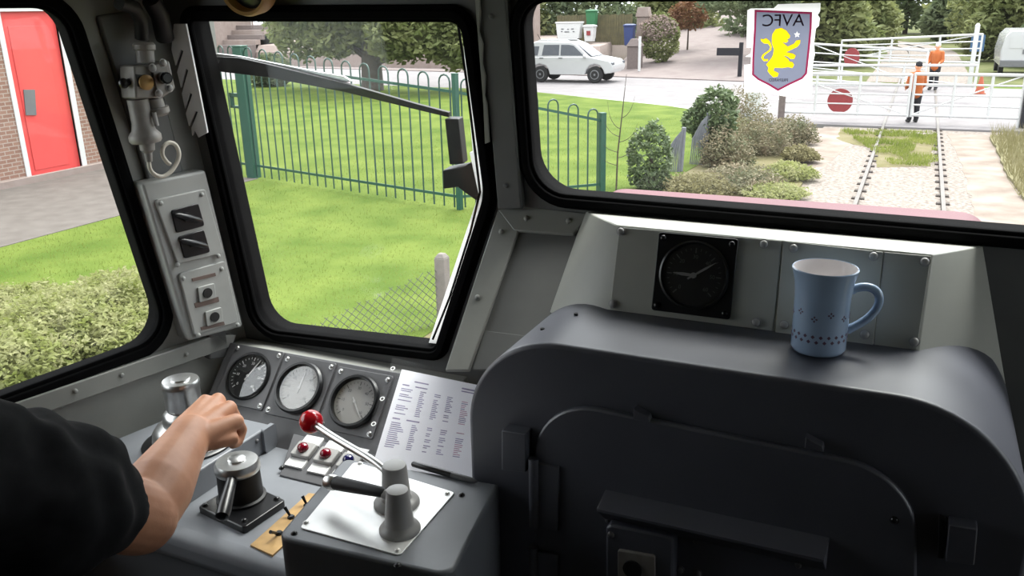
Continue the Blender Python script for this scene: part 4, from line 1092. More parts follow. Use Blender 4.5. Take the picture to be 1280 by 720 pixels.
def walker(name, label, pos, height, face, hivis, cap, arm_up=0.3):
    """A standing railway worker, pos on the ground, face = heading angle."""
    h = height; b = B(); R = Matrix.Rotation(face, 3, 'Z'); P = Vector(pos)
    T = lambda x, y, z: P + R @ Vector((x * h, y * h, z * h))
    limb(b, T(0, 0, .53), T(0, 0, .74), .085 * h, .095 * h); limb(b, T(0, 0, .74), T(0, .01, .87), .08 * h, .032 * h)
    limb(b, T(0, .01, .93), T(0, .0, .95), .055 * h, .056 * h); limb(b, T(0, .03, .905), T(0, .035, .89), .035 * h, .025 * h); limb(b, T(0, .06, .92), T(0, .066, .91), .008 * h, .008 * h)
    for s in (-1, 1):
        limb(b, T(0, 0, .78), T(s * .105, 0, .80), .06 * h, .038 * h)
        limb(b, T(s * .11, 0, .80), T(s * .14, .02, .63), .034 * h, .027 * h); limb(b, T(s * .14, .02, .63), T(s * .12, .02 + arm_up * .4, .52 + arm_up * .2), .026 * h, .018 * h)
        w = T(s * .12, .02 + arm_up * .4, .52 + arm_up * .2)
        for i in range(4): limb(b, w, w + R @ Vector((0.012 * (i - 1.5) * h * .5, .03 * h, -.04 * h)), .011 * h, .006 * h, seg=8)
        limb(b, T(s * .05, 0, .52), T(s * .055, .01, .28), .058 * h, .038 * h); limb(b, T(s * .055, .01, .28), T(s * .06, -.005, .05), .036 * h, .024 * h); limb(b, T(s * .06, -.01, .025), T(s * .065, .075, .018), .025 * h, .018 * h)
    body = fused(name, b, M_skin, 0.012, smooth_it=2); tag(body, label, 'person', 'crossing keepers in orange')
    b = B(); limb(b, T(0, 0, .50), T(0, 0, .75), .105 * h, .108 * h, seg=18); limb(b, T(0, 0, .75), T(0, .005, .83), .095 * h, .05 * h)
    for s in (-1, 1):
        limb(b, T(0, 0, .78), T(s * .105, 0, .80), .07 * h, .047 * h); limb(b, T(s * .11, 0, .80), T(s * .14, .02, .63), .044 * h, .038 * h); limb(b, T(s * .14, .02, .63), T(s * .125, .02 + arm_up * .33, .53 + arm_up * .17), .037 * h, .03 * h, flat=True)
    child_of(fused('jacket', b, hivis, 0.014, smooth_it=2), body)
    b = B(); limb(b, T(0, 0, .52), T(0, 0, .50), .092 * h, .09 * h)
    for s in (-1, 1): limb(b, T(s * .05, 0, .50), T(s * .055, .01, .28), .07 * h, .05 * h); limb(b, T(s * .055, .01, .28), T(s * .06, -.005, .04), .048 * h, .04 * h, flat=True)
    child_of(fused('trousers', b, M_dark, 0.014, smooth_it=2), body)
    b = B()
    for s in (-1, 1): limb(b, T(s * .06, -.012, .028), T(s * .065, .078, .02), .031 * h, .024 * h)
    child_of(fused('shoes', b, M_blk2, 0.012, smooth_it=1), body)
    b = B(); limb(b, T(0, -.005, .965), T(0, -.005, .972), .058 * h, .056 * h); limb(b, T(0, .05, .955), T(0, .08, .95), .03 * h, .02 * h)
    child_of(fused('cap' if cap is not M_wpaint else 'helmet', b, cap, 0.012, smooth_it=2), body)
    return body
# ------------------------------------------------------------------ outdoors: ground
def g0(x, y, z=0.0):
    p = at(x, y, z=z); return (p.x, p.y)
bm = B(); box(bm, -160, -8, -0.6, 120, 220, -0.13); struct('ground', bm, M_grass)
bm = B()
prism(bm, [(-12.95, -8), (-4.9, -8), (-4.6, 14), (-4.3, 20), (-4.6, 27.6), (-8.0, 30.9), (-16, 35.4), (-37, 38.2), (-60, 40), (-60, 14.6), (-12.95, 14.6)], FLAT, -0.14, 0.0)
struct('ground_lawn', bm, M_grass)
bm = B(); prism(bm, [(-17.4, -8), (-12.95, -8), (-12.95, 14.6), (-17.4, 14.6)], FLAT, -0.14, 0.01); struct('ground_path', bm, M_tarmac)
bm = B(); prism(bm, [(-4.9, -8), (-2.3, -8), (-1.9, 18), (-2.9, 22), (-4.0, 27.0), (-4.6, 27.6), (-4.3, 20), (-4.6, 14)], FLAT, -0.14, -0.01); struct('ground_verge', bm, M_earth)
bm = B(); box(bm, -2.4, -8, -0.14, 2.6, 27.2, -0.06); struct('ground_ballast', bm, M_ballast)
bm = B(); prism(bm, ragged([(-4.0, 26.8), (-3.2, 22.5), (-2.6, 19), (-1.9, 17.5), (-1.6, 21.5), (-1.2, 26.8)], 0.4, 0.05, 1), FLAT, -0.14, -0.056); struct('ground_dirt', bm, M_path)
bm = B(); prism(bm, ragged([(1.35, -8), (3.2, -8), (3.2, 26.6), (0.9, 26.6), (1.1, 20)], 0.35, 0.04, 2), FLAT, -0.14, -0.055); struct('ground_walkway', bm, M_path)
bm = B(); prism(bm, ragged([(2.5, -8), (30, -8), (30, 26.4), (1.9, 26.2), (1.9, 21)], 0.5, 0.06, 3), FLAT, -0.14, 0.0); struct('ground_bank', bm, M_straw)
bm = B(); prism(bm, ragged([(-0.6, 20.6), (0.4, 21.0), (0.6, 26.2), (-1.9, 26.6), (-1.8, 24.6), (-0.9, 23.2)], 0.3, 0.06, 4), FLAT, -0.14, -0.054); struct('ground_trackbed_grass', bm, M_earth)
bm = B(); prism(bm, [(-6.2, 43.2), (60, 39.5), (60, 200), (-8.5, 200), (-8.5, 80)], FLAT, -0.14, -0.07); struct('ground_scrub', bm, M_scrub)
bm = B(); prism(bm, [(-60, 40.0), (-37, 38.2), (-16, 35.4), (-8.0, 30.9), (-4.6, 27.4), (30, 26.6), (60, 26), (60, 38), (30, 39), (3, 40.5), (-6, 43), (-17, 46.2), (-40, 50), (-60, 52)], FLAT, -0.14, -0.012); struct('ground_road', bm, M_road)
bm = B(); prism(bm, [(-60, 49.6), (-40, 47.6), (-17, 44.2), (-6, 41.4), (-6, 43), (-17, 46.5), (-40, 50.5), (-60, 52.6)], FLAT, -0.14, 0.03); struct('ground_pavement', bm, M_pave)
bm = B()
for (x0, y0), (x1, y1) in (((780, 108), (1000, 126)), ((690, 118), (860, 134)), ((800, 92), (880, 98))):
    a = Vector(g0(x0, y0)); c = Vector(g0(x1, y1)); s = Vector((-(c - a).y, (c - a).x)).normalized() * (0.12 if y0 != 118 else 0.22)
    prism(bm, [tuple(a - s), tuple(c - s), tuple(c + s), tuple(a + s)], FLAT, -0.02, -0.006)
struct('ground_road_markings', bm, M_line, smooth=0)
# driveway climbing away opposite
bm = B()
hull(bm, [(-15.5, 46.0, -0.1), (-6.0, 42.5, -0.1), (-15.5, 46, 0.02), (-6, 42.5, 0.02), (-20, 80, 3.0), (-8.5, 80, 3.0), (-20, 80, -0.1), (-8.5, 80, -0.1)]); struct('ground_driveway', bm, M_pave)
bm = B(); hull(bm, [(-50, 49.6, -0.1), (-16.2, 46.8, -0.1), (-50, 49.6, 0.9), (-16.2, 46.8, 0.9), (-50, 50, 1.35), (-16.4, 47.2, 1.35), (-50, 70, 1.8), (-20, 70, 1.8), (-50, 70, -0.1), (-20, 70, -0.1)]); struct('ground_raised_yard', bm, M_stone)

# rails
def rail(label, off):
    t = thing('track_rail', label, 'rail', (off, 2.5, -0.06), group='running rails')
    pts = [(off, y) for y in range(2, 68, 2)]
    Rr = 60.0
    for i in range(1, 40):
        th = i * 0.02; pts.append((-Rr + (Rr + off) * math.cos(th), 66 + (Rr + off) * math.sin(th)))
    def sweep(w0, w1, z0, z1):
        bm = B(); rows = []
        for i, p in enumerate(pts):
            a = Vector(pts[max(0, i - 1)]); c = Vector(pts[min(len(pts) - 1, i + 1)]); s = (c - a).normalized(); s = Vector((s.y, -s.x))
            P = Vector(p)
            rows.append([bm.verts.new((*(P + s * q), z)) for q, z in ((-w0, z0), (w0, z0), (w1, z1), (-w1, z1))])
        for A, C in zip(rows, rows[1:]):
            for k in range(4): bm.faces.new((A[k], A[(k + 1) % 4], C[(k + 1) % 4], C[k]))
        bm.faces.new(rows[0]); bm.faces.new(rows[-1][::-1])
        return bm
    part('rail_head', sweep(0.035, 0.033, -0.02, 0.012), M_rail, t)
    part('rail_web', sweep(0.06, 0.02, -0.10, -0.02), M_railside, t)
    for k in range(40):
        y = 9 + k * 0.72
        if y > 27: break
        bm = B(); prism(bm, rect(off - 0.13, y, off + 0.13, y + 0.16), FLAT, -0.09, -0.03, 0.8); part('rail_chair', bm, M_railside, t)
    return t
rail('left-hand rail of the railway track ahead of the train', -0.788)
rail('right-hand rail of the railway track ahead of the train', 0.645)
bm = B()
rows = [[(-2.2, 43.5), (2.2, 43.0)], [(-2.2, 55), (2.2, 55)]]
for i in range(0, 40):
    th = i * 0.02; rows.append([(-60 + (60 + q) * math.cos(th), 66 + (60 + q) * math.sin(th)) for q in (-2.2, 2.2)])
for A, C in zip(rows, rows[1:]): prism(bm, [A[0], A[1], C[1], C[0]], FLAT, -0.14, -0.06)
struct('ground_far_trackbed', bm, M_ballast, smooth=0)

# ------------------------------------------------------------------ vegetation
def leaves_mesh(name, pts_r, n, size, m, parent, seed, shell=0.55, droop=0.0, core=None):
    rnd = random.Random(seed); vs_ = []; fs = []
    tot = sum(r[0] * r[1] + r[0] * r[2] for _, r in pts_r)
    for c, r in pts_r:
        k = int(n * (r[0] * r[1] + r[0] * r[2]) / tot)
        for _ in range(k):
            while True:
                u = Vector((rnd.uniform(-1, 1), rnd.uniform(-1, 1), rnd.uniform(-1, 1)))
                l = u.length
                if 1e-3 < l <= 1: break
            rad = shell + (1 - shell) * rnd.random() ** 0.6
            nz_ = 1 + 0.28 * noise.noise(Vector(c) * 1.7 + u.normalized() * 2.3)
            d = u.normalized() * rad * nz_
            p = Vector((c[0] + d.x * r[0], c[1] + d.y * r[1], c[2] + d.z * r[2] - droop * (d.x * d.x + d.y * d.y)))
            if p.z < 0.02: p.z = 0.02 + 0.1 * rnd.random()
            s = size * rnd.uniform(0.6, 1.35)
            a = Vector((rnd.gauss(0, 1), rnd.gauss(0, 1), rnd.gauss(0, 0.6))).normalized()
            b_ = a.cross(Vector((rnd.gauss(0, 1), rnd.gauss(0, 1), rnd.gauss(0, 1)))).normalized()
            nn = a.cross(b_) * s * 0.18
            i0 = len(vs_)
            vs_ += [p - a * s, p + b_ * s * 0.5 + nn, p + a * s, p - b_ * s * 0.5 + nn]
            fs += [(i0, i0 + 1, i0 + 2), (i0, i0 + 2, i0 + 3)]
    me = bpy.data.meshes.new(name); me.from_pydata([tuple(v) for v in vs_], [], fs); me.update()
    return finish(name, me, m, parent, smooth=0)
def tree(name, label, cat, base, blobs, n, size, m, seed, trunk=0.25, group=None, shell=0.5, droop=0.0, trunk_m=None):
    t = thing(name, label, cat, base, group)
    leaves_mesh('foliage', [((base[0] + c[0], base[1] + c[1], base[2] + c[2]), r) for c, r in blobs], n, size, m, t, seed, shell, droop)
    if trunk:
        bm = B(); rnd = random.Random(seed); top = max(c[2] for c, r in blobs)
        tube(bm, [Vector(base) + Vector((0, 0, -0.1)), Vector(base) + Vector((0.1 * trunk, 0, top * 0.35)), Vector(base) + Vector((-0.2 * trunk, 0.1, top))], [trunk * 1.25, trunk, trunk * 0.45], 12)
        for c, r in blobs:
            st = Vector(base) + Vector((0, 0, min(c[2] * 0.6, top * 0.5))); en = Vector(base) + Vector(c)
            tube(bm, [st, (st + en) / 2 + Vector((0, 0, 0.15)), en], [trunk * 0.4, trunk * 0.3, trunk * 0.12], 8)
        part('trunk', bm, trunk_m or M_bark, t)
    return t
# big lawn tree behind the driver's windscreen
tb = g0(466, 113)
tree('spreading_tree', 'broad tree with drooping branches on the lawn behind the green railings', 'tree', (tb[0], tb[1], 0),
     [((-3.6, 0.4, 2.6), (2.1, 1.8, 1.3)), ((-2.4, 0, 3.6), (2.6, 2.4, 1.8)), ((0.2, 0.3, 3.6), (2.8, 2.2, 1.5)), ((2.6, -0.4, 2.9), (2.6, 2.2, 1.5)), ((4.4, 0.5, 3.2), (2.2, 2.0, 2.1)), ((0.5, 0, 5.2), (4.0, 2.8, 1.8)), ((-1.4, -0.6, 2.2), (1.3, 1.2, 0.8)), ((1.9, -0.7, 2.0), (1.3, 1.2, 0.7)), ((4.6, -0.3, 2.0), (1.5, 1.3, 1.0))], 20000, 0.17, M_leaf, 3, 0.42)
bush_l = [(-29.5, 35.0, 1.1, 0.9, M_leafd, 'dark shrub under the left side of the lawn tree')]
for i, (x, y, r, h, m, lab) in enumerate(bush_l):
    tree('shrub', lab, 'shrub', (x, y, 0), [((0, 0, h * .7), (r, r, h))], 1500, 0.14, m, 20 + i, 0)
# bank of trees beyond the crossing, left of the line
far = [(-46, 62, 5.0, 6.5, M_leafd, 'tall tree behind the stone steps at far left'), (-36, 62, 4.5, 5.5, M_leaf, 'rounded tree over the raised yard left of the bins'), (-28.5, 60, 4.0, 5.0, M_leafy, 'yellow-green tree behind the white skip'), (-22.5, 62, 3.8, 5.0, M_leafd, 'dark tree behind the wooden yard fence'), (-17.5, 67, 3.2, 5.0, M_leafy, 'pale tree behind the brick gate pillar'), (-23, 96, 5.5, 7.5, M_leafd, 'distant tree closing the end of the driveway'),
       (-8.2, 62, 3.4, 5.0, M_leafd, 'dark tree overhanging the right side of the driveway'), (-5.2, 54, 2.4, 4.0, M_leaf, 'dense tree directly behind the far left crossing gate'), (-4.6, 66, 2.6, 5.0, M_leaf, 'tree left of the far bend of the track'), (-11.5, 82, 3.4, 7, M_leafy, 'tall tree on the inside of the far bend'), (-16, 116, 6, 9, M_leafd, 'dark far tree above the bend of the track'), (-2.0, 108, 6, 9, M_leafd, 'dark far tree straight ahead above the bend'), (6, 92, 5, 8, M_leaf, 'far tree on the outside of the bend'),
       (5.2, 72, 3.2, 6.0, M_leaf, 'tree beyond the blue sign'), (8.4, 60, 3.2, 5.5, M_leafy, 'yellow-green tree behind the white van'), (12.5, 62, 4, 6.5, M_leaf, 'tree behind the right end of the crossing'), (7.4, 55, 2.6, 3.2, M_leafd, 'low dark tree close behind the white van'), (4.2, 60, 1.8, 3.6, M_leaf, 'small tree between the blue sign and the far bend'), (2.9, 86, 2.6, 4.5, M_leafd, 'small dark tree right of the far bend'), (-6.3, 56, 1.6, 3.4, M_leafd, 'low dark tree filling behind the crest sticker'), (-4.4, 57, 1.4, 2.4, M_leafy, 'low yellow-green bush left of the receding track'), (-62, 60, 6, 7, M_leaf, 'distant tree beyond the red-doored building'), (-54, 75, 6, 8, M_leafd, 'dark distant tree behind the stone terrace')]
for i, (x, y, r, h, m, lab) in enumerate(far):
    tree('background_tree', lab, 'tree', (x, y, 0), [((0, 0, h * .62), (r, r * .9, h * .55)), ((-r * .5, -.4, h * .38), (r * .75, r * .7, h * .38)), ((r * .5, .2, h * .36), (r * .75, r * .7, h * .36)), ((0, 0, h * 1.0), (r * .75, r * .7, h * .42))], 5200, 0.24 if y < 80 else 0.34, m, 40 + i, 0.22)
# overhanging branch at the driveway
tree('overhanging_tree', 'dark tree whose low branches hang over the driveway behind the street sign', 'tree', (-8.3, 50.5, 0), [((-1.0, 0, 3.6), (2.6, 1.8, 0.8)), ((0.6, 0, 3.3), (1.6, 1.5, 1.1)), ((0, 0, 4.8), (2.6, 2.2, 1.3))], 4200, 0.16, M_leafd, 71, 0.2)
hy = g0(812, 77)
hb = at(812, 76, y=46.5)
tree('hydrangea_bush', 'rounded flowering bush with pale pink blooms by the driveway pillar', 'bush', (-13.5, 49.3, 0.3), [((0, 0, 1.40), (1.1, 0.9, 1.3))], 4200, 0.09, M_leaf, 72, 0, shell=0.75)
hyd = [o for o in SC.objects if o.name == 'hydrangea_bush'][0]
leaves_mesh('blooms', [((-13.6, 49.0, 2.2), (1.0, 0.8, 0.75))], 1500, 0.09, M_blossom, hyd, 73, 0.9)
tree('russet_shrub', 'reddish-brown shrub above the hydrangea', 'shrub', (-13.1, 54.0, 0.6), [((0, 0, 2.3), (1.2, 1.0, 0.9))], 1400, 0.12, M_russet, 74, 0.05)
# lineside plants left of the track
p = g0(812, 236)
tree('ivy_stump', 'ivy-covered stump just above the maroon nose of the train', 'ivy', (p[0], p[1], 0), [((0, 0, 0.62), (0.44, 0.40, 0.66)), ((0.08, 0, 0.2), (0.36, 0.3, 0.3))], 2600, 0.055, M_ivy, 81, 0.1, shell=0.8)
p = g0(884, 208)
tree('leafy_bush', 'bright leafy bush at the top of the netted posts', 'bush', (p[0], p[1] + 0.6, 0), [((0.0, 0, 1.15), (0.50, 0.45, 0.55)), ((-0.35, 0, 0.9), (0.4, 0.3, 0.35)), ((0.15, 0, 0.5), (0.4, 0.35, 0.5))], 3000, 0.07, M_ivy, 82, 0.05, shell=0.7)
for i, (px, py, rx, h, m, lab, cat) in enumerate(((905, 208, 0.62, 0.95, M_bramble, 'dark bramble clump beside the leafy bush', 'bramble'), (950, 192, 0.75, 1.0, M_bramble, 'brownish bramble clump under the crest sticker', 'bramble'), (925, 236, 0.8, 0.55, M_bramble, 'low bramble patch close above the maroon nose', 'bramble'), (985, 222, 0.55, 0.38, M_hedge, 'pale green weeds at the edge of the ballast', 'weeds'), (872, 242, 0.7, 0.45, M_straw, 'dry straw-coloured weeds beside the ivy stump', 'weeds'), (925, 172, 0.7, 1.5, M_bramble, 'tall bramble against the white board', 'bramble'), (990, 178, 0.6, 0.75, M_bramble, 'brown bramble clump left of the dark gate post', 'bramble'), (965, 245, 0.6, 0.3, M_hedge, 'low grassy weeds beside the ballast just above the maroon nose', 'weeds'), (900, 180, 0.6, 1.0, M_straw, 'straw-coloured tall weeds behind the dark bramble', 'weeds'), (1000, 200, 0.4, 0.4, M_straw, 'straw-coloured weeds at the foot of the brown bramble', 'weeds'))):
    p = g0(px, py)
    tree('bramble' if cat == 'bramble' else 'weeds', lab, cat, (p[0], p[1], -0.05), [((0, 0, h * .42), (rx, rx, h * .6)), ((rx * .35, .1, h * .25), (rx * .8, rx * .7, h * .4)), ((-rx * .4, .1, h * .3), (rx * .6, rx * .6, h * .5))], 4200, 0.036, m, 90 + i, 0, shell=0.35)
# hedge below the side window, close to the train
for i, (px, py, rx, h, lab) in enumerate(((20, 470, 0.75, 0.55, 'nearest clump of pale green weeds at the bottom left of the side window'), (85, 430, 0.8, 0.62, 'middle clump of pale green weeds below the side window'), (160, 400, 0.75, 0.62, 'right-hand clump of pale green weeds below the side window'), (30, 400, 0.7, 0.4, 'low clump of weeds behind the others at left'), (175, 440, 0.6, 0.45, 'small clump of weeds in the lower right corner of the side window'))):
    p = g0(px, py)
    tree('weeds', lab, 'weeds', (p[0], p[1], 0), [((0, 0, h * .4), (rx, rx, h * .62)), ((-rx * .5, .1, h * .3), (rx * .7, rx * .7, h * .5)), ((rx * .5, -.1, h * .45), (rx * .6, rx * .6, h * .55))], 9000, 0.034, M_hedge, 110 + i, 0, shell=0.3)
# grass blades: nobody could count them
rnd = random.Random(9); vs_ = []; fs = []
def blades(n, fx, h0, h1, w):
    for _ in range(n):
        x, y = fx(); h = rnd.uniform(h0, h1); a = rnd.uniform(0, 6.28); dx, dy = math.cos(a) * w, math.sin(a) * w; lx, ly = rnd.gauss(0, .35) * h, rnd.gauss(0, .35) * h
        i = len(vs_); vs_.extend([(x - dx, y - dy, -0.02), (x + dx, y + dy, -0.02), (x + lx, y + ly, h)]); fs.append((i, i + 1, i + 2))
def lawn_xy():
    while True:
        x = rnd.uniform(-12.9, -4.7); y = 5.5 + 22 * rnd.random() ** 1.5
        if y < 14.4 or x > -12.9: return x, y
blades(40000, lawn_xy, 0.015, 0.045, 0.006)
me = bpy.data.meshes.new('lawn_grass'); me.from_pydata(vs_, [], fs); me.update()
tag(finish('lawn_grass', me, mat('grass_blade', rgb(150, 172, 70), 0.9, scale=1.0, col2=rgb(204, 214, 112), trans=0.6, detail=8), None, smooth=0), 'short bright green grass blades on the lawn', 'grass', kind='stuff')
vs_ = []; fs = []
def bank_xy():
    return 1.9 + 3.5 * rnd.random(), rnd.uniform(18, 26.5)
blades(6000, bank_xy, 0.12, 0.42, 0.010)
me = bpy.data.meshes.new('dry_grass'); me.from_pydata(vs_, [], fs); me.update()
tag(finish('dry_grass', me, M_straw, None, smooth=0), 'pale dry grass on the bank right of the track', 'grass', kind='stuff')
vs_ = []; fs = []
def bed_xy():
    while True:
        y = rnd.uniform(20.8, 26.4); x = rnd.uniform(-1.9, 0.6)
        if x > -1.9 + (26.4 - y) * 0.28 and noise.noise(Vector((x * 1.3, y * 1.3, 0))) > -0.15: return x, y
blades(5000, bed_xy, 0.03, 0.10, 0.009)
me = bpy.data.meshes.new('trackbed_grass'); me.from_pydata(vs_, [], fs); me.update()
tag(finish('trackbed_grass', me, MATS['grass_blade'], None, smooth=0), 'grass tufts growing between the rails before the gate', 'grass', kind='stuff')
# bare sapling by the railings
sp0 = g0(770, 242); sx, sy = sp0
t = thing('sapling', 'thin bare sapling with upward twigs right of the railings', 'sapling', (sx, sy, 0))
bm = B(); tube(bm, [(sx, sy, -0.05), (sx + 0.02, sy, 0.8), (sx + 0.10, sy, 1.6), (sx + 0.16, sy, 2.25)], [0.018, 0.015, 0.010, 0.004], 8); part('stem', bm, M_bark, t)
for (h_, dx, l, dz_) in ((1.25, -0.25, 0.35, 0.5), (1.1, -0.3, 0.3, 0.35), (0.8, -0.32, 0.2, 0.2), (1.0, 0.3, 0.3, 0.35), (0.55, -0.28, 0.2, 0.12), (1.45, 0.22, 0.3, 0.4), (0.7, 0.22, 0.2, 0.2)):
    bm = B(); b0 = Vector((sx + 0.05 * h_, sy, h_)); tube(bm, bez(b0, b0 + Vector((dx * .5, 0, 0.02)), b0 + Vector((dx, 0, dz_ * .4)), b0 + Vector((dx * 1.1, 0.05, dz_)), 6), [0.007, .006, .006, .005, .004, .003, .002], 6); part('twig', bm, M_bark, t)

# ------------------------------------------------------------------ green railings
def railing(name, label, A, Bp, HA, HB, end_posts, n):
    A = Vector((*A, 0)); Bp = Vector((*Bp, 0)); d = (Bp - A); L = d.length; u = d.normalized(); fr = Frame(A, u, (0, 0, 1))
    t = thing(name, label, 'fence', tuple(A), group='green hoop-top railings')
    Hh = lambda a: HA + (HB - HA) * a / L
    for nm, f in (('top_rail', 0.885), ('bottom_rail', 0.10)):
        bm = B(); prism(bm, [(0, Hh(0) * f - 0.025), (L, Hh(L) * f - 0.025), (L, Hh(L) * f + 0.025), (0, Hh(0) * f + 0.025)], fr, -0.008, 0.008); part(nm, bm, M_green, t)
    pitch = L / n; w = pitch * 0.25
    for i in range(n):
        a = pitch * (i + 0.5); H = Hh(a)
        pts = [fr.p(a - w, 0.03), fr.p(a - w, H - w)] + [fr.p(a - w * math.cos(q), H - w + w * math.sin(q)) for q in (0.5, 1.0, 1.57, 2.14, 2.64)] + [fr.p(a + w, H - w), fr.p(a + w, 0.03)]
        bm = B(); tube(bm, pts, 0.016, 6); part('hoop_bar', bm, M_greend, t)
    for a, ww, hh_ in end_posts:
        bm = B(); prism(bm, rect(a - ww, -0.1, a + ww, hh_), fr, -ww, ww); prism(bm, rect(a - ww * 1.05, hh_ - 0.004, a + ww * 1.05, hh_ + 0.02), fr, -ww * 1.05, ww * 1.05); part('post', bm, M_green, t, bev=0.004)
    return t, fr
pA = g0(318, 222); pB = g0(575, 262); pC = g0(752, 240)
def hgt(px, py, q): return at(px, py, y=q[1]).z
dAB = math.hypot(pB[0] - pA[0], pB[1] - pA[1]); dBC = math.hypot(pC[0] - pB[0], pC[1] - pB[1])
railing('railing', 'long hoop-topped green railing between the thick gate post and the slim post', pA, pB, hgt(305, 58, pA), hgt(573, 95, pB), [(dAB, 0.045, hgt(573, 93, pB))], 12)
railing('railing', 'green railing seen through the left edge of the centre windscreen', pB, pC, hgt(573, 95, pB), hgt(750, 139, pC), [(dBC, 0.055, hgt(752, 142, pC))], 7)
t, fr = railing('railing_gate', 'green hoop-topped gate left of the thick post behind the wiper', (pA[0] - 1.9, pA[1] + 0.45), (pA[0] - 0.16, pA[1] + 0.03), hgt(262, 57, pA), hgt(290, 58, pA), [(0.0, 0.05, hgt(262, 57, pA))], 5)
bm = B(); prism(bm, rect(1.42, 1.74, 1.75, 1.82), fr, -0.04, 0.03); prism(bm, rect(1.42, 1.50, 1.75, 1.55), fr, -0.04, 0.03); prism(bm, rect(1.42, 1.50, 1.48, 1.82), fr, -0.04, 0.03); part('latch', bm, M_green, t)
bm = B(); box(bm, pA[0] - 0.11, pA[1] - 0.11, -0.1, pA[0] + 0.11, pA[1] + 0.11, hgt(301, 58, pA)); box(bm, pA[0] - 0.12, pA[1] - 0.12, hgt(301, 58, pA) - 0.01, pA[0] + 0.12, pA[1] + 0.12, hgt(301, 58, pA) + 0.02)
tag(part('gate_post', bm, M_green, None, bev=0.008), 'thick square green gate post with a flat top', 'post')

# wire mesh fence with concrete post, close by
cp0 = g0(556, 405); top = at(553, 322, y=cp0[1])
t = thing('concrete_post', 'short pale concrete post seen in the lower right of the left windscreen', 'post', (cp0[0], cp0[1], 0))
bm = B(); prism(bm, rect(cp0[0] - 0.065, cp0[1] - 0.065, cp0[0] + 0.065, cp0[1] + 0.065), FLAT, -0.1, top.z); prism(bm, rect(cp0[0] - 0.065, cp0[1] - 0.065, cp0[0] + 0.065, cp0[1] + 0.065), FLAT, top.z, top.z + 0.05, 0.5); part('shaft', bm, M_conc, t, bev=0.008)
q0 = Vector((*cp0, 0)); q1 = Vector((*g0(370, 448), 0)); u = (q1 - q0); L = u.length; fr = Frame(q0, u, (0, 0, 1))
bm = B(); pitch = 0.095; hN = top.z
def sagtop(a): return hN * (0.92 - 0.55 * min(1, a / L))
for k in range(-20, int(L / pitch) + 2):
    for s in (1, -1):
        pts = []
        for j in range(0, 20):
            b_ = j * pitch * 0.5; a = k * pitch + s * b_ + (0 if s > 0 else hN * 0.9)
            if -0.001 <= a <= L and b_ <= sagtop(a): pts.append(fr.p(a, b_, 0.004 * s))
        if len(pts) > 1: tube(bm, pts, 0.0038, 4)
tag(part('wire_mesh', bm, M_wire, None, smooth=0), 'sagging chain-link wire mesh running from the concrete post', 'wire mesh')

# netted posts in the brambles
for i, (px, py, h, lab) in enumerate(((850, 214, 0.95, 'shorter grey netted post in the brambles'), (880, 205, 1.15, 'taller grey netted post under the leafy bush'))):
    p = g0(px, py); t = thing('netted_post', lab, 'post', (p[0], p[1], 0), 'netted posts')
    bm = B(); tube(bm, [(p[0], p[1], -0.1), (p[0] + 0.05, p[1], h)], [0.06, 0.05], 10); part('stake', bm, M_net, t)
    bm = B()
    for k in range(16):
        a = 0.024 * k; tube(bm, [(p[0] + 0.05 - a * .4, p[1] - 0.08, h * 0.98 - a * 0.5), (p[0] + .02 - a * .8, p[1] - 0.1 - 0.01 * (k % 3), h * 0.5), (p[0] - a * 0.9 + 0.03 * (k % 2), p[1] - 0.1, 0.0)], [0.006, 0.010, 0.012], 5)
    part('netting', bm, M_net, t)

# ------------------------------------------------------------------ brick building with the red door
XB = -17.5
t = thing('brick_building', 'pinkish brick building with a red door at far left', 'building', (XB, 12, 0))
FB = Frame((XB, 0, 0), (0, 1, 0), (0, 0, 1))
d0 = at(40, 225, x=XB); d1 = at(104, 215, x=XB); dy0 = d0.y; dy1 = d1.y; zd = max(0.02, min(d0.z, d1.z))
y_end = at(225, 140, x=XB).y
bm = B(); holed(bm, rect(2.0, -0.1, 17.5, 5.5), [rect(dy0, 0.08, dy1, 3.6)], FB, -0.35, 0.0); part('wall', bm, M_brickwall, t, smooth=0)
bm = B(); prism(bm, rect(2.0, -0.1, 17.6, 0.16), FB, 0.0, 0.10); part('plinth', bm, M_stone, t, bev=0.01)
bm = B(); hull(bm, [(XB - 0.1 + 0.4, 1.6, 5.5), (XB + 0.3, 17.9, 5.5), (XB - 8, 1.6, 5.5), (XB - 8, 17.9, 5.5), (XB - 4, 2, 7.8), (XB - 4, 17.5, 7.8)]); part('roof', bm, M_stoned, t, smooth=0)
bm = B(); box(bm, XB - 8, 2, -0.1, XB - 7.7, 17.5, 5.5); box(bm, XB - 8, 17.2, -0.1, XB, 17.5, 5.5); box(bm, XB - 8, 2, -0.1, XB, 2.3, 5.5); part('side_wall', bm, M_brickwall, t, smooth=0)
dw = thing('x', 'x', 'x', (0, 0, 0)); bpy.data.objects.remove(dw)
bm = B(); prism(bm, rect(dy0, 0.08, dy1, 3.6), FB, -0.12, -0.06); dr = part('door', bm, M_rdoor, t, label='red door')
bm = B(); prism(bm, [(dy0 + 0.16, 0.25), (dy1 - 0.28, 0.25), (dy1 - 0.28, 3.3), (dy0 + 0.16, 3.3)], FB, -0.06, -0.045); sub('door_panel', bm, M_rdoor, dr, bev=0.005)
lk = [at(x, y, x=XB - 0.04) for x, y in ((29, 112), (43, 112), (45, 144), (32, 144))]
bm = B(); prism(bm, [(q.y, q.z) for q in lk], FB, -0.06, -0.02); sub('lock_plate', bm, M_panel, dr)
bm = B()
for y0_, y1_ in ((dy0 - 0.11, dy0), (dy1, dy1 + 0.13)): prism(bm, rect(y0_, 0.05, y1_, 3.7), FB, -0.15, 0.02)
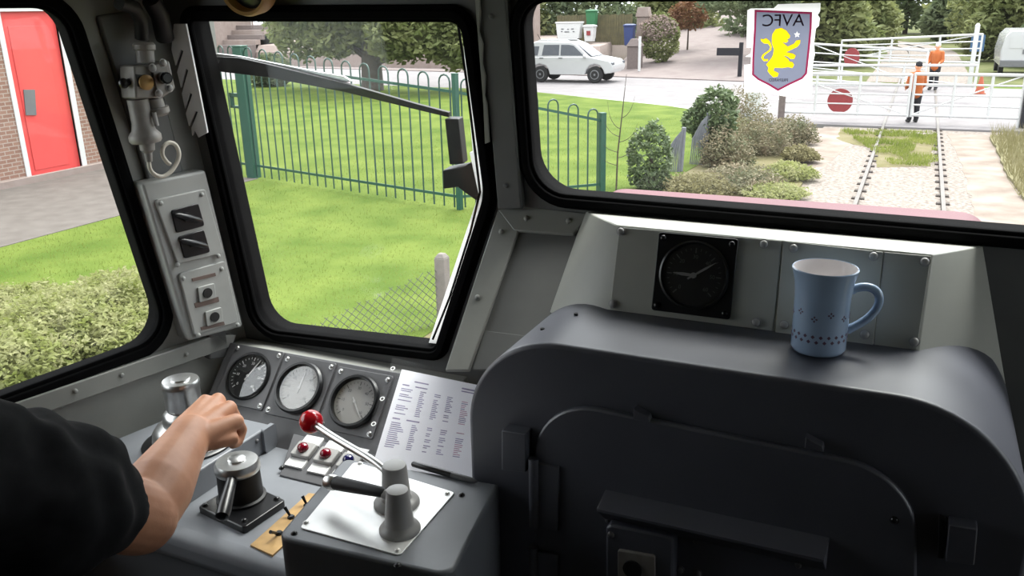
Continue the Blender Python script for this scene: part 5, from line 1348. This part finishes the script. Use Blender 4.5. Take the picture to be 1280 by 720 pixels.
prism(bm, rect(dy0 - 0.11, 0.04, dy1 + 0.13, 0.10), FB, -0.15, 0.03); prism(bm, rect(dy0 - 0.11, 3.6, dy1 + 0.13, 3.72), FB, -0.15, 0.02); part('door_frame', bm, M_wpaint, t, smooth=0)

# ------------------------------------------------------------------ white car on the road
def car(label, pos, heading, Lc):
    k = Lc / 4.15
    m_ = Matrix.Translation(pos) @ Matrix.Rotation(heading, 4, 'Z') @ Matrix.Scale(k, 4)
    t = thing('car', label, 'car', m=Matrix.Translation(pos) @ Matrix.Rotation(heading, 4, 'Z'))
    F = lambda c: Frame((0, c, 0), (1 * k, 0, 0), (0, 0, 1))
    sc = lambda pts: [(x * k, z * k) for x, z in pts]
    # lower body side outline, x forward
    low = [(-2.02, 0.42), (-1.72, 0.36), (-1.66, 0.55), (-1.5, 0.72), (-1.28, 0.78), (-1.05, 0.72), (-0.9, 0.55), (-0.85, 0.34), (0.82, 0.34), (0.87, 0.55), (1.02, 0.72), (1.25, 0.78), (1.47, 0.72), (1.62, 0.55), (1.68, 0.38), (2.0, 0.42), (2.08, 0.6), (2.06, 0.78), (1.9, 0.93), (1.2, 1.06), (0.95, 1.10), (-1.95, 1.08), (-2.06, 0.95), (-2.07, 0.6)]
    bm = B(); holed(bm, sc(low), [], F(0), -0.86 * k, 0.86 * k); part('body', bm, M_car, t, bev=0.05 * k, bseg=3)
    cabn = [(-1.98, 1.05), (1.02, 1.05), (0.35, 1.60), (0.1, 1.70), (-1.55, 1.72), (-1.82, 1.60)]
    bm = B(); lo = sc(cabn)
    rows = []
    for c, s in ((-0.80, 1), (0.80, 1)):
        rows.append([bm.verts.new((x, (c * (1 - 0.16 * max(0, (z / k - 1.05) / 0.67))) * k, z)) for x, z in lo])
    n = len(lo)
    bm.faces.new(rows[0]); bm.faces.new(rows[1][::-1])
    for i in range(n): bm.faces.new((rows[0][i], rows[0][(i + 1) % n], rows[1][(i + 1) % n], rows[1][i]))
    part('roof_cabin', bm, M_car, t, bev=0.04 * k)
    for sgn in (-1, 1):
        for wq in ([(-1.78, 1.14), (-1.42, 1.14), (-1.36, 1.52), (-1.68, 1.52)], [(-1.22, 1.14), (-0.42, 1.14), (-0.42, 1.58), (-1.14, 1.58)], [(-0.34, 1.14), (0.72, 1.14), (0.24, 1.54), (0.02, 1.58), (-0.34, 1.58)]):
            bm = B(); vv = []
            for off in (0.0, 0.02):
                vv.append([bm.verts.new((x * k, sgn * (0.80 * (1 - 0.16 * (z - 1.05) / 0.67) + off - 0.004) * k, z * k)) for x, z in wq])
            bm.faces.new(vv[0]); bm.faces.new(vv[1][::-1])
            for i in range(len(wq)): bm.faces.new((vv[0][i], vv[0][(i + 1) % len(wq)], vv[1][(i + 1) % len(wq)], vv[1][i]))
            part('side_window', bm, M_carg, t, smooth=0)
        bm = B()
        for hx in (-0.35, 0.72): pass
        prism(bm, rect(-0.40 * k, 1.02 * k, -0.22 * k, 1.05 * k), F(0), -0.885 * k * sgn if sgn > 0 else 0.86 * k, -0.86 * k * sgn if sgn > 0 else 0.885 * k)
        prism(bm, rect(-1.30 * k, 1.02 * k, -1.12 * k, 1.05 * k), F(0), -0.885 * k * sgn if sgn > 0 else 0.86 * k, -0.86 * k * sgn if sgn > 0 else 0.885 * k); part('door_handle', bm, M_tyre, t)
        bm = B(); ball(bm, (0.80 * k, sgn * 0.92 * k, 1.12 * k), 0.09 * k, 10, (0.7, 1, 0.9)); part('mirror', bm, M_car, t)
    bm = B(); hull(bm, [(1.07 * k, s * 0.68 * k, 1.11 * k) for s in (-1, 1)] + [(0.40 * k, s * 0.62 * k, 1.59 * k) for s in (-1, 1)] + [(1.03 * k, s * 0.68 * k, 1.09 * k) for s in (-1, 1)] + [(0.36 * k, s * 0.62 * k, 1.55 * k) for s in (-1, 1)]); part('windscreen', bm, M_carg, t, smooth=0)
    for x in (-1.28, 1.25):
        for s in (-1, 1):
            bm = B(); lathe(bm, [(0.2 * k, -0.1 * k), (0.33 * k, -0.1 * k), (0.345 * k, -0.06 * k), (0.345 * k, 0.07 * k), (0.32 * k, 0.11 * k), (0.22 * k, 0.11 * k)], axis((x * k, s * 0.76 * k, 0.345 * k), (0, s, 0)), 28); w = part('wheel', bm, M_tyre, t)
            bm = B(); lathe(bm, [(0.225 * k, 0.06 * k), (0.225 * k, 0.10 * k), (0.19 * k, 0.115 * k), (0.06 * k, 0.09 * k), (0.04 * k, 0.12 * k), (0, 0.12 * k)], axis((x * k, s * 0.76 * k, 0.345 * k), (0, s, 0)), 20)
            o = part('hub_cap', bm, M_hub, None); o.location = o.location - w.location; o.parent = w
    for s in (-1, 1):
        bm = B(); box(bm, 1.93 * k, s * 0.72 * k - 0.13 * k, 0.74 * k, 2.06 * k, s * 0.72 * k + 0.13 * k, 0.86 * k); part('headlamp', bm, M_carg, t, bev=0.02)
        bm = B(); tube(bm, [(-1.5 * k, s * 0.56 * k, 1.72 * k), (-1.4 * k, s * 0.56 * k, 1.77 * k), (-0.1 * k, s * 0.56 * k, 1.76 * k), (0.05 * k, s * 0.56 * k, 1.70 * k)], 0.02 * k, 6); part('roof_bar', bm, M_car, t)
    bm = B(); tube(bm, [(-1.55 * k, 0, 1.7 * k), (-1.75 * k, 0, 2.0 * k)], 0.012 * k, 6); part('aerial', bm, M_tyre, t)
    bm = B(); box(bm, -2.12 * k, -0.8 * k, 0.42 * k, -2.0 * k, 0.8 * k, 0.58 * k); part('bumper', bm, M_car, t, bev=0.03)
    return t
w0 = Vector((*g0(676, 101), 0)); w1 = Vector((*g0(747, 105), 0)); dirc = (w1 - w0); hd_ = math.radians(0)
mid = (w0 + w1) / 2; nrm = Vector((-math.sin(hd_), math.cos(hd_), 0)); 
car('white five-door off-road car passing on the road beyond the lawn', mid + nrm * 0.8, hd_, 4.6)
# white van on the right
vp = Vector((4.25, 47.0, 0))
t = thing('van', 'white van parked at the far right beyond the crossing', 'van', tuple(vp))
Fv = Frame((vp.x, vp.y, 0), (1, 0, 0), (0, 0, 1))
bm = B(); hull(bm, [(vp.x + x, vp.y + y, z) for y, q in ((0.0, [(-.9, .45), (.9, .45), (.95, 1.1), (.82, 1.8), (.6, 2.05), (-.6, 2.05), (-.82, 1.8), (-.95, 1.1)]), (4.2, [(-.9, .45), (.9, .45), (.95, 1.1), (.82, 1.8), (.6, 2.05), (-.6, 2.05), (-.82, 1.8), (-.95, 1.1)])) for x, z in q]); part('body', bm, M_car, t, bev=0.06)
bm = B(); prism(bm, rounded(rect(-.62, 1.25, .62, 1.85), 0.08), Fv, 0.0, 0.02); part('rear_window', bm, M_car, t)
bm = B(); prism(bm, rect(-.92, .40, .92, .72), Fv, -0.1, 0.08); part('bumper', bm, M_panel, t, bev=0.03)
bm = B(); prism(bm, rect(-.06, 1.0, .06, 1.2), Fv, 0, 0.03); part('door_handle', bm, M_panel, t)
for x in (-.8, .8):
    for y in (0.7, 3.4):
        bm = B(); cyl(bm, (vp.x + x - .1, vp.y + y, .33), (vp.x + x + .1, vp.y + y, .33), .33, seg=22); part('wheel', bm, M_tyre, t)

# ------------------------------------------------------------------ crossing gates
def cgate(label, A, Bp, H, disc=None, z0=0.25, nrail=5, zb=None, skew=0.0):
    A = Vector((*A, 0)); Bp = Vector((*Bp, 0)); L = (Bp - A).length; fr = Frame(A, Bp - A, (0, 0, 1))
    t = thing('crossing_gate', label, 'gate', tuple(A), group='white level crossing gates')
    zb = H if zb is None else zb
    for i in range(nrail):
        f = i / (nrail - 1); za = z0 + (H - z0) * f; zc = z0 + (zb - z0) * f; r = 0.045 if i in (0, nrail - 1) else 0.026
        bm = B(); tube(bm, [fr.p(0, za), fr.p(L, zc)], r, 8); part('rail', bm, M_wpaint, t)
    for a in (0, L * 0.28, L * 0.62, L):
        h_ = H + (zb - H) * a / L
        bm = B(); tube(bm, [fr.p(a, -0.02 if a == 0 else z0 - 0.06), fr.p(a, h_ + 0.03)], 0.04, 8); part('upright', bm, M_wpaint, t)
    bm = B(); tube(bm, [fr.p(0, H), fr.p(L, z0)], 0.02, 8); part('brace', bm, M_wpaint, t)
    if disc:
        a, zc, r = disc
        bm = B(); cyl(bm, fr.p(a, zc, -0.012), fr.p(a, zc, 0.012), r, seg=36); part('disc', bm, M_disc, t, label='red warning disc')
    return t
yg = 28.0
gl = at(975, 145, y=yg); gr_ = at(1272, 158, y=yg)
cgate('near left crossing gate with a large red disc, closed across the track', (gl.x, yg), (-0.2, yg), 1.40, (at(1050, 126, y=yg).x - gl.x, at(1050, 126, y=yg).z, 0.36))
cgate('near right crossing gate closed across the track behind the orange worker', (gr_.x, yg), (-0.1, yg + 0.1), 1.42)
cgate('far left crossing gate with a smaller red disc swung towards the road', (-4.4, 40.5), (0.2, 37.5), 1.75, (2.1, 1.25, 0.38), zb=1.60)
cgate('far right crossing gate rising towards its post by the blue sign', (2.2, 42.0), (-3.4, 43.5), 2.05, None, zb=1.75, z0=0.9)
cgate('long white gate swung open along the left side of the road', (-4.3, 34.0), (1.8, 34.8), 1.25, None, z0=0.55, nrail=3)
def post(name, label, x, y, w, h, m, cap=True, cat='post', group=None):
    bm = B(); box(bm, x - w, y - w, -0.12, x + w, y + w, h)
    if cap: prism(bm, rect(x - w * 1.15, y - w * 1.15, x + w * 1.15, y + w * 1.15), FLAT, h, h + w, 0.4)
    o = part(name, bm, m, None, bev=0.006); tag(o, label, cat, group); return o
post('gate_post', 'dark wooden post just under the point of the crest', at(977, 145, y=yg).x, yg - 0.12, 0.09, 1.15, M_stoned)
post('gate_post', 'short white post left of the near crossing gate', at(946, 145, y=yg).x, yg + 0.05, 0.10, 1.0, M_wpaint)
post('gate_post', 'dark blue-grey post at the right end of the near crossing gate', at(1279, 150, y=yg).x + 0.08, yg, 0.14, 1.5, M_dark)
post('gate_post', 'tall white post at the right end of the far crossing gate', at(1214, 90, y=42.1).x, 42.1, 0.09, 2.4, M_wpaint)
wb0 = at(931, 143, y=yg + 0.6); wb1 = at(946, 96, y=yg + 0.6)
bm = B(); box(bm, wb0.x, yg + 0.5, -0.1, wb1.x + 0.05, yg + 0.7, wb1.z + 0.25); prism(bm, [(wb0.x - 0.04, yg + 0.46), (wb1.x + 0.09, yg + 0.46), (wb1.x + 0.09, yg + 0.74), (wb0.x - 0.04, yg + 0.74)], FLAT, wb1.z + 0.25, wb1.z + 0.30)
tag(part('crossing_board', bm, M_wpaint, None, bev=0.01), 'broad white board standing left of the near crossing gate', 'board')
# blue sign on its pole
bs = at(1222, 54, y=45.0)
t = thing('road_sign', 'small blue sign on a grey pole right of the far gate', 'sign', (bs.x, 45, 0))
bm = B(); tube(bm, [(bs.x - 0.1, 45.05, -0.1), (bs.x - 0.1, 45.05, bs.z + 0.5)], 0.05, 10); part('pole', bm, M_greyp, t)
Fs = Frame((bs.x, 45, bs.z), (1, 0, 0), (0, 0, 1)); bm = B(); prism(bm, rounded(rect(-.28, -.36, .28, .36), .04), Fs, 0.0, 0.03); part('sign_plate', bm, M_bluesign, t)
co = at(1224, 119, y=38.0)
t = thing('traffic_cone', 'orange traffic cone on the road near the far gate', 'cone', (co.x, 38, 0))
bm = B(); box(bm, co.x - .2, 37.8, -0.012, co.x + .2, 38.2, 0.03); part('base', bm, M_cone, t, bev=0.01)
bm = B(); lathe(bm, [(0.17, 0.03), (0.03, 0.72), (0, 0.73)], Matrix.Translation((co.x, 38, 0)), 24); part('cone_body', bm, M_cone, t)
wk = at(1140, 153, z=0.0)
walker('person', 'railway worker in orange jacket and dark cap standing behind the near gate', (wk.x, yg + 0.45, 0.0), 1.72, 0.4, M_orange, M_navycap, 0.25)
wk = at(1163, 112, z=0.0)
walker('person', 'railway worker in orange jacket and pale helmet further away at the far gate', (wk.x + 0.08, 39.3, 0.0), 1.80, 2.8, M_orange, M_wpaint, 0.35)

# ------------------------------------------------------------------ across the road
def on_yard(px, py, y): return at(px, py, y=y)
# white skip and bins on the raised yard
yb = 49.2; zb_ = 1.5
c0 = at(694, 30, y=yb); c1 = at(725, 30, y=yb); cb = at(710, 50, y=yb); ct = at(710, 28, y=yb)
t = thing('skip', 'white tapered skip with dark lettering on the raised yard', 'skip', (cb.x, yb, cb.z))
w = (c1.x - c0.x) / 2
bm = B(); hull(bm, [(cb.x + sx_ * w * f, yb + sy_ * 0.5, z) for f, z in ((0.86, cb.z + 0.08), (1.0, ct.z)) for sx_ in (-1, 1) for sy_ in (0, 1)]); part('body', bm, M_wpaint, t, bev=0.01)
bm = B(); box(bm, cb.x - w * 1.04, yb - 0.03, ct.z - 0.05, cb.x + w * 1.04, yb + 0.55, ct.z + 0.03); part('rim', bm, M_wpaint, t, bev=0.01)
bm = B()
for i, (a, z, ww) in enumerate(((-0.25, 0.62, .16), (0.0, .6, .10), (0.2, .62, .16), (-.28, .48, .1), (-.05, .46, .3), (.25, .47, .12))):
    prism(bm, rect(a * 1.4 - ww / 2, z - 0.03, a * 1.4 + ww / 2, z + 0.03), Frame((cb.x, yb + 0.0, cb.z), (1, 0, 0), (0, 0, 1)), 0.0, 0.012)
part('lettering', bm, M_panel, t, smooth=0)
bm = B(); box(bm, cb.x - w * .7, yb + .1, cb.z - 0.1, cb.x + w * .7, yb + .4, cb.z + 0.09); part('feet', bm, M_tyre, t)
def bin_(name, label, pxl, pxr, pyt, pyb, y, m, logo=None):
    a = at(pxl, pyb, y=y); b_ = at(pxr, pyb, y=y); tp_ = at(pxl, pyt, y=y)
    w = (b_.x - a.x) / 2; cx_ = (a.x + b_.x) / 2
    t = thing(name, label, 'bin', (cx_, y, a.z))
    bm = B(); hull(bm, [(cx_ + s * w * f, y + (q + (0.05 if f < 1 and q == 0 else 0)), z) for f, z in ((0.8, a.z), (1.0, tp_.z - 0.12)) for s in (-1, 1) for q in (0, 0.5)]); part('body', bm, m, t, bev=0.02)
    bm = B(); hull(bm, [(cx_ + s * w * 1.08, y + q, z) for z in (tp_.z - 0.12, tp_.z - 0.05) for s in (-1, 1) for q in (-0.05, 0.55)] + [(cx_ + s * w * 0.8, y + 0.25, tp_.z) for s in (-1, 1)]); part('lid', bm, m, t, bev=0.01)
    for s in (-1, 1):
        bm = B(); cyl(bm, (cx_ + s * w * .75 - .03, y + 0.48, a.z + .09), (cx_ + s * w * .75 + .03, y + .48, a.z + .09), .09, seg=16); part('wheel', bm, M_tyre, t)
    if logo:
        bm = B(); prism(bm, rect(-w * .35, 0.35, w * .35, 0.6), Frame((cx_, y + 0.02, a.z), (1, 0, 0), (0, 0, 1)), 0.0, 0.04); part('emblem', bm, M_disc, t, smooth=0)
    return t
bin_('wheelie_bin', 'white bin with a red emblem in front of the green one', 729, 742, 31, 52, 49.2, M_wpaint, True)
bin_('wheelie_bin', 'tall green bin behind the white one with the red emblem', 732, 744, 12, 34, 50.2, M_greenbin)
bin_('wheelie_bin', 'blue wheeled bin by the end of the wooden fence', 779, 791, 30, 57, 48.6, M_bluebin)
fa = at(745, 54, y=50.8); fb = at(782, 54, y=50.8)
t = thing('board_fence', 'weathered wooden board fence behind the bins', 'fence', (fa.x - 2.5, 51, 1.3))
x = fa.x - 2.6; i = 0
while x < fb.x + 0.2:
    bm = B(); box(bm, x, 51, 1.25, x + 0.15, 51.04, 3.0 + 0.03 * math.sin(i * 2.1)); part('board', bm, M_wood, t); x += 0.165; i += 1
bm = B(); box(bm, fa.x - 2.6, 51.04, 1.6, fb.x + .2, 51.1, 1.72); box(bm, fa.x - 2.6, 51.04, 2.5, fb.x + .2, 51.1, 2.62); part('cross_rail', bm, M_wood, t)
# stone gate pillars and white post
pl = at(793, 90, y=47.0)
bm = B(); box(bm, pl.x - 0.45, 47, -0.1, pl.x + 0.25, 47.7, 1.35); prism(bm, [(pl.x - 0.52, 46.93), (pl.x + 0.32, 46.93), (pl.x + 0.32, 47.77), (pl.x - 0.52, 47.77)], FLAT, 1.35, 1.75, 0.45)
tag(part('stone_pillar', bm, M_stoned, None, bev=0.02), 'grey stone gate pillar with pyramid cap at the driveway mouth', 'pillar')
p2 = at(803, 20, y=52)
bm = B(); box(bm, p2.x - 0.35, 52, 0.0, p2.x + 0.35, 52.6, p2.z - 0.05); prism(bm, [(p2.x - 0.42, 51.93), (p2.x + 0.42, 51.93), (p2.x + 0.42, 52.67), (p2.x - 0.42, 52.67)], FLAT, p2.z - 0.05, p2.z + 0.5, 0.75)
tag(part('stone_pillar', bm, M_stone, None, bev=0.02), 'taller pale-capped stone pillar rising behind the hydrangea', 'pillar')
pw = at(799, 88, y=46.2)
bm = B(); box(bm, pw.x - 0.06, 46.14, -0.1, pw.x + 0.06, 46.26, 1.9)
tag(part('marker_post', bm, M_wpaint, None, bev=0.006), 'slim white marker post against the stone gate pillar', 'post')
# black street sign
ss = at(908, 65, y=43.8); sp_ = at(926, 65, y=43.8)
t = thing('street_sign', 'dark street name board on a post at the mouth of the driveway', 'sign', (sp_.x, 43.8, 0))
bm = B(); box(bm, sp_.x - .09, 43.75, -0.1, sp_.x + .09, 43.93, sp_.z + 0.45); part('post', bm, M_dark, t, bev=0.01)
bm = B(); a0 = at(896, 62, y=43.7); a1 = at(923, 69, y=43.7); box(bm, a0.x, 43.68, min(a0.z, a1.z) - 0.02, a1.x + .05, 43.74, max(a0.z, a1.z) + 0.08); part('name_board', bm, M_dark, t, bev=0.01)
# stone steps with white railing far left
st_ = thing('stone_steps', 'pale stone steps with a white railing beyond the road at far left', 'steps', (-44, 49, 0))
for i in range(5):
    z = 1.1 + i * 0.32; xa = at(272, 50, y=50).x; xb = at(330, 50, y=50).x
    bm = B(); box(bm, xa, 48.6 + i * 0.5, 0.5, xb, 52.5, z + 0.3); part('step', bm, M_stone if i % 2 else M_stoned, st_, bev=0.01)
bm = B(); xa = at(245, 40, y=49).x; xc = at(276, 40, y=49).x; box(bm, xa - 4, 48.4, -0.1, xc, 52.5, 5.2); part('gable_wall', bm, M_stone, st_)
bm = B()
for i in range(12):
    x = xa + (xb - xa) * 0.3 + i * 0.32; tube(bm, [(x, 52, 2.5), (x, 52, 3.9)], 0.03, 6)
tube(bm, [(xa + (xb - xa) * .25, 52, 3.9), (xb, 52, 3.9)], 0.04, 6); part('railing', bm, M_wpaint, st_)
bm = B(); box(bm, at(656, 60, y=52).x - 1.6, 52, 0, at(668, 60, y=52).x, 53, 4.8); tag(part('stone_wall_end', bm, M_stone, None, bev=0.03), 'tall pinkish stone wall end at the left edge of the centre windscreen', 'wall end')
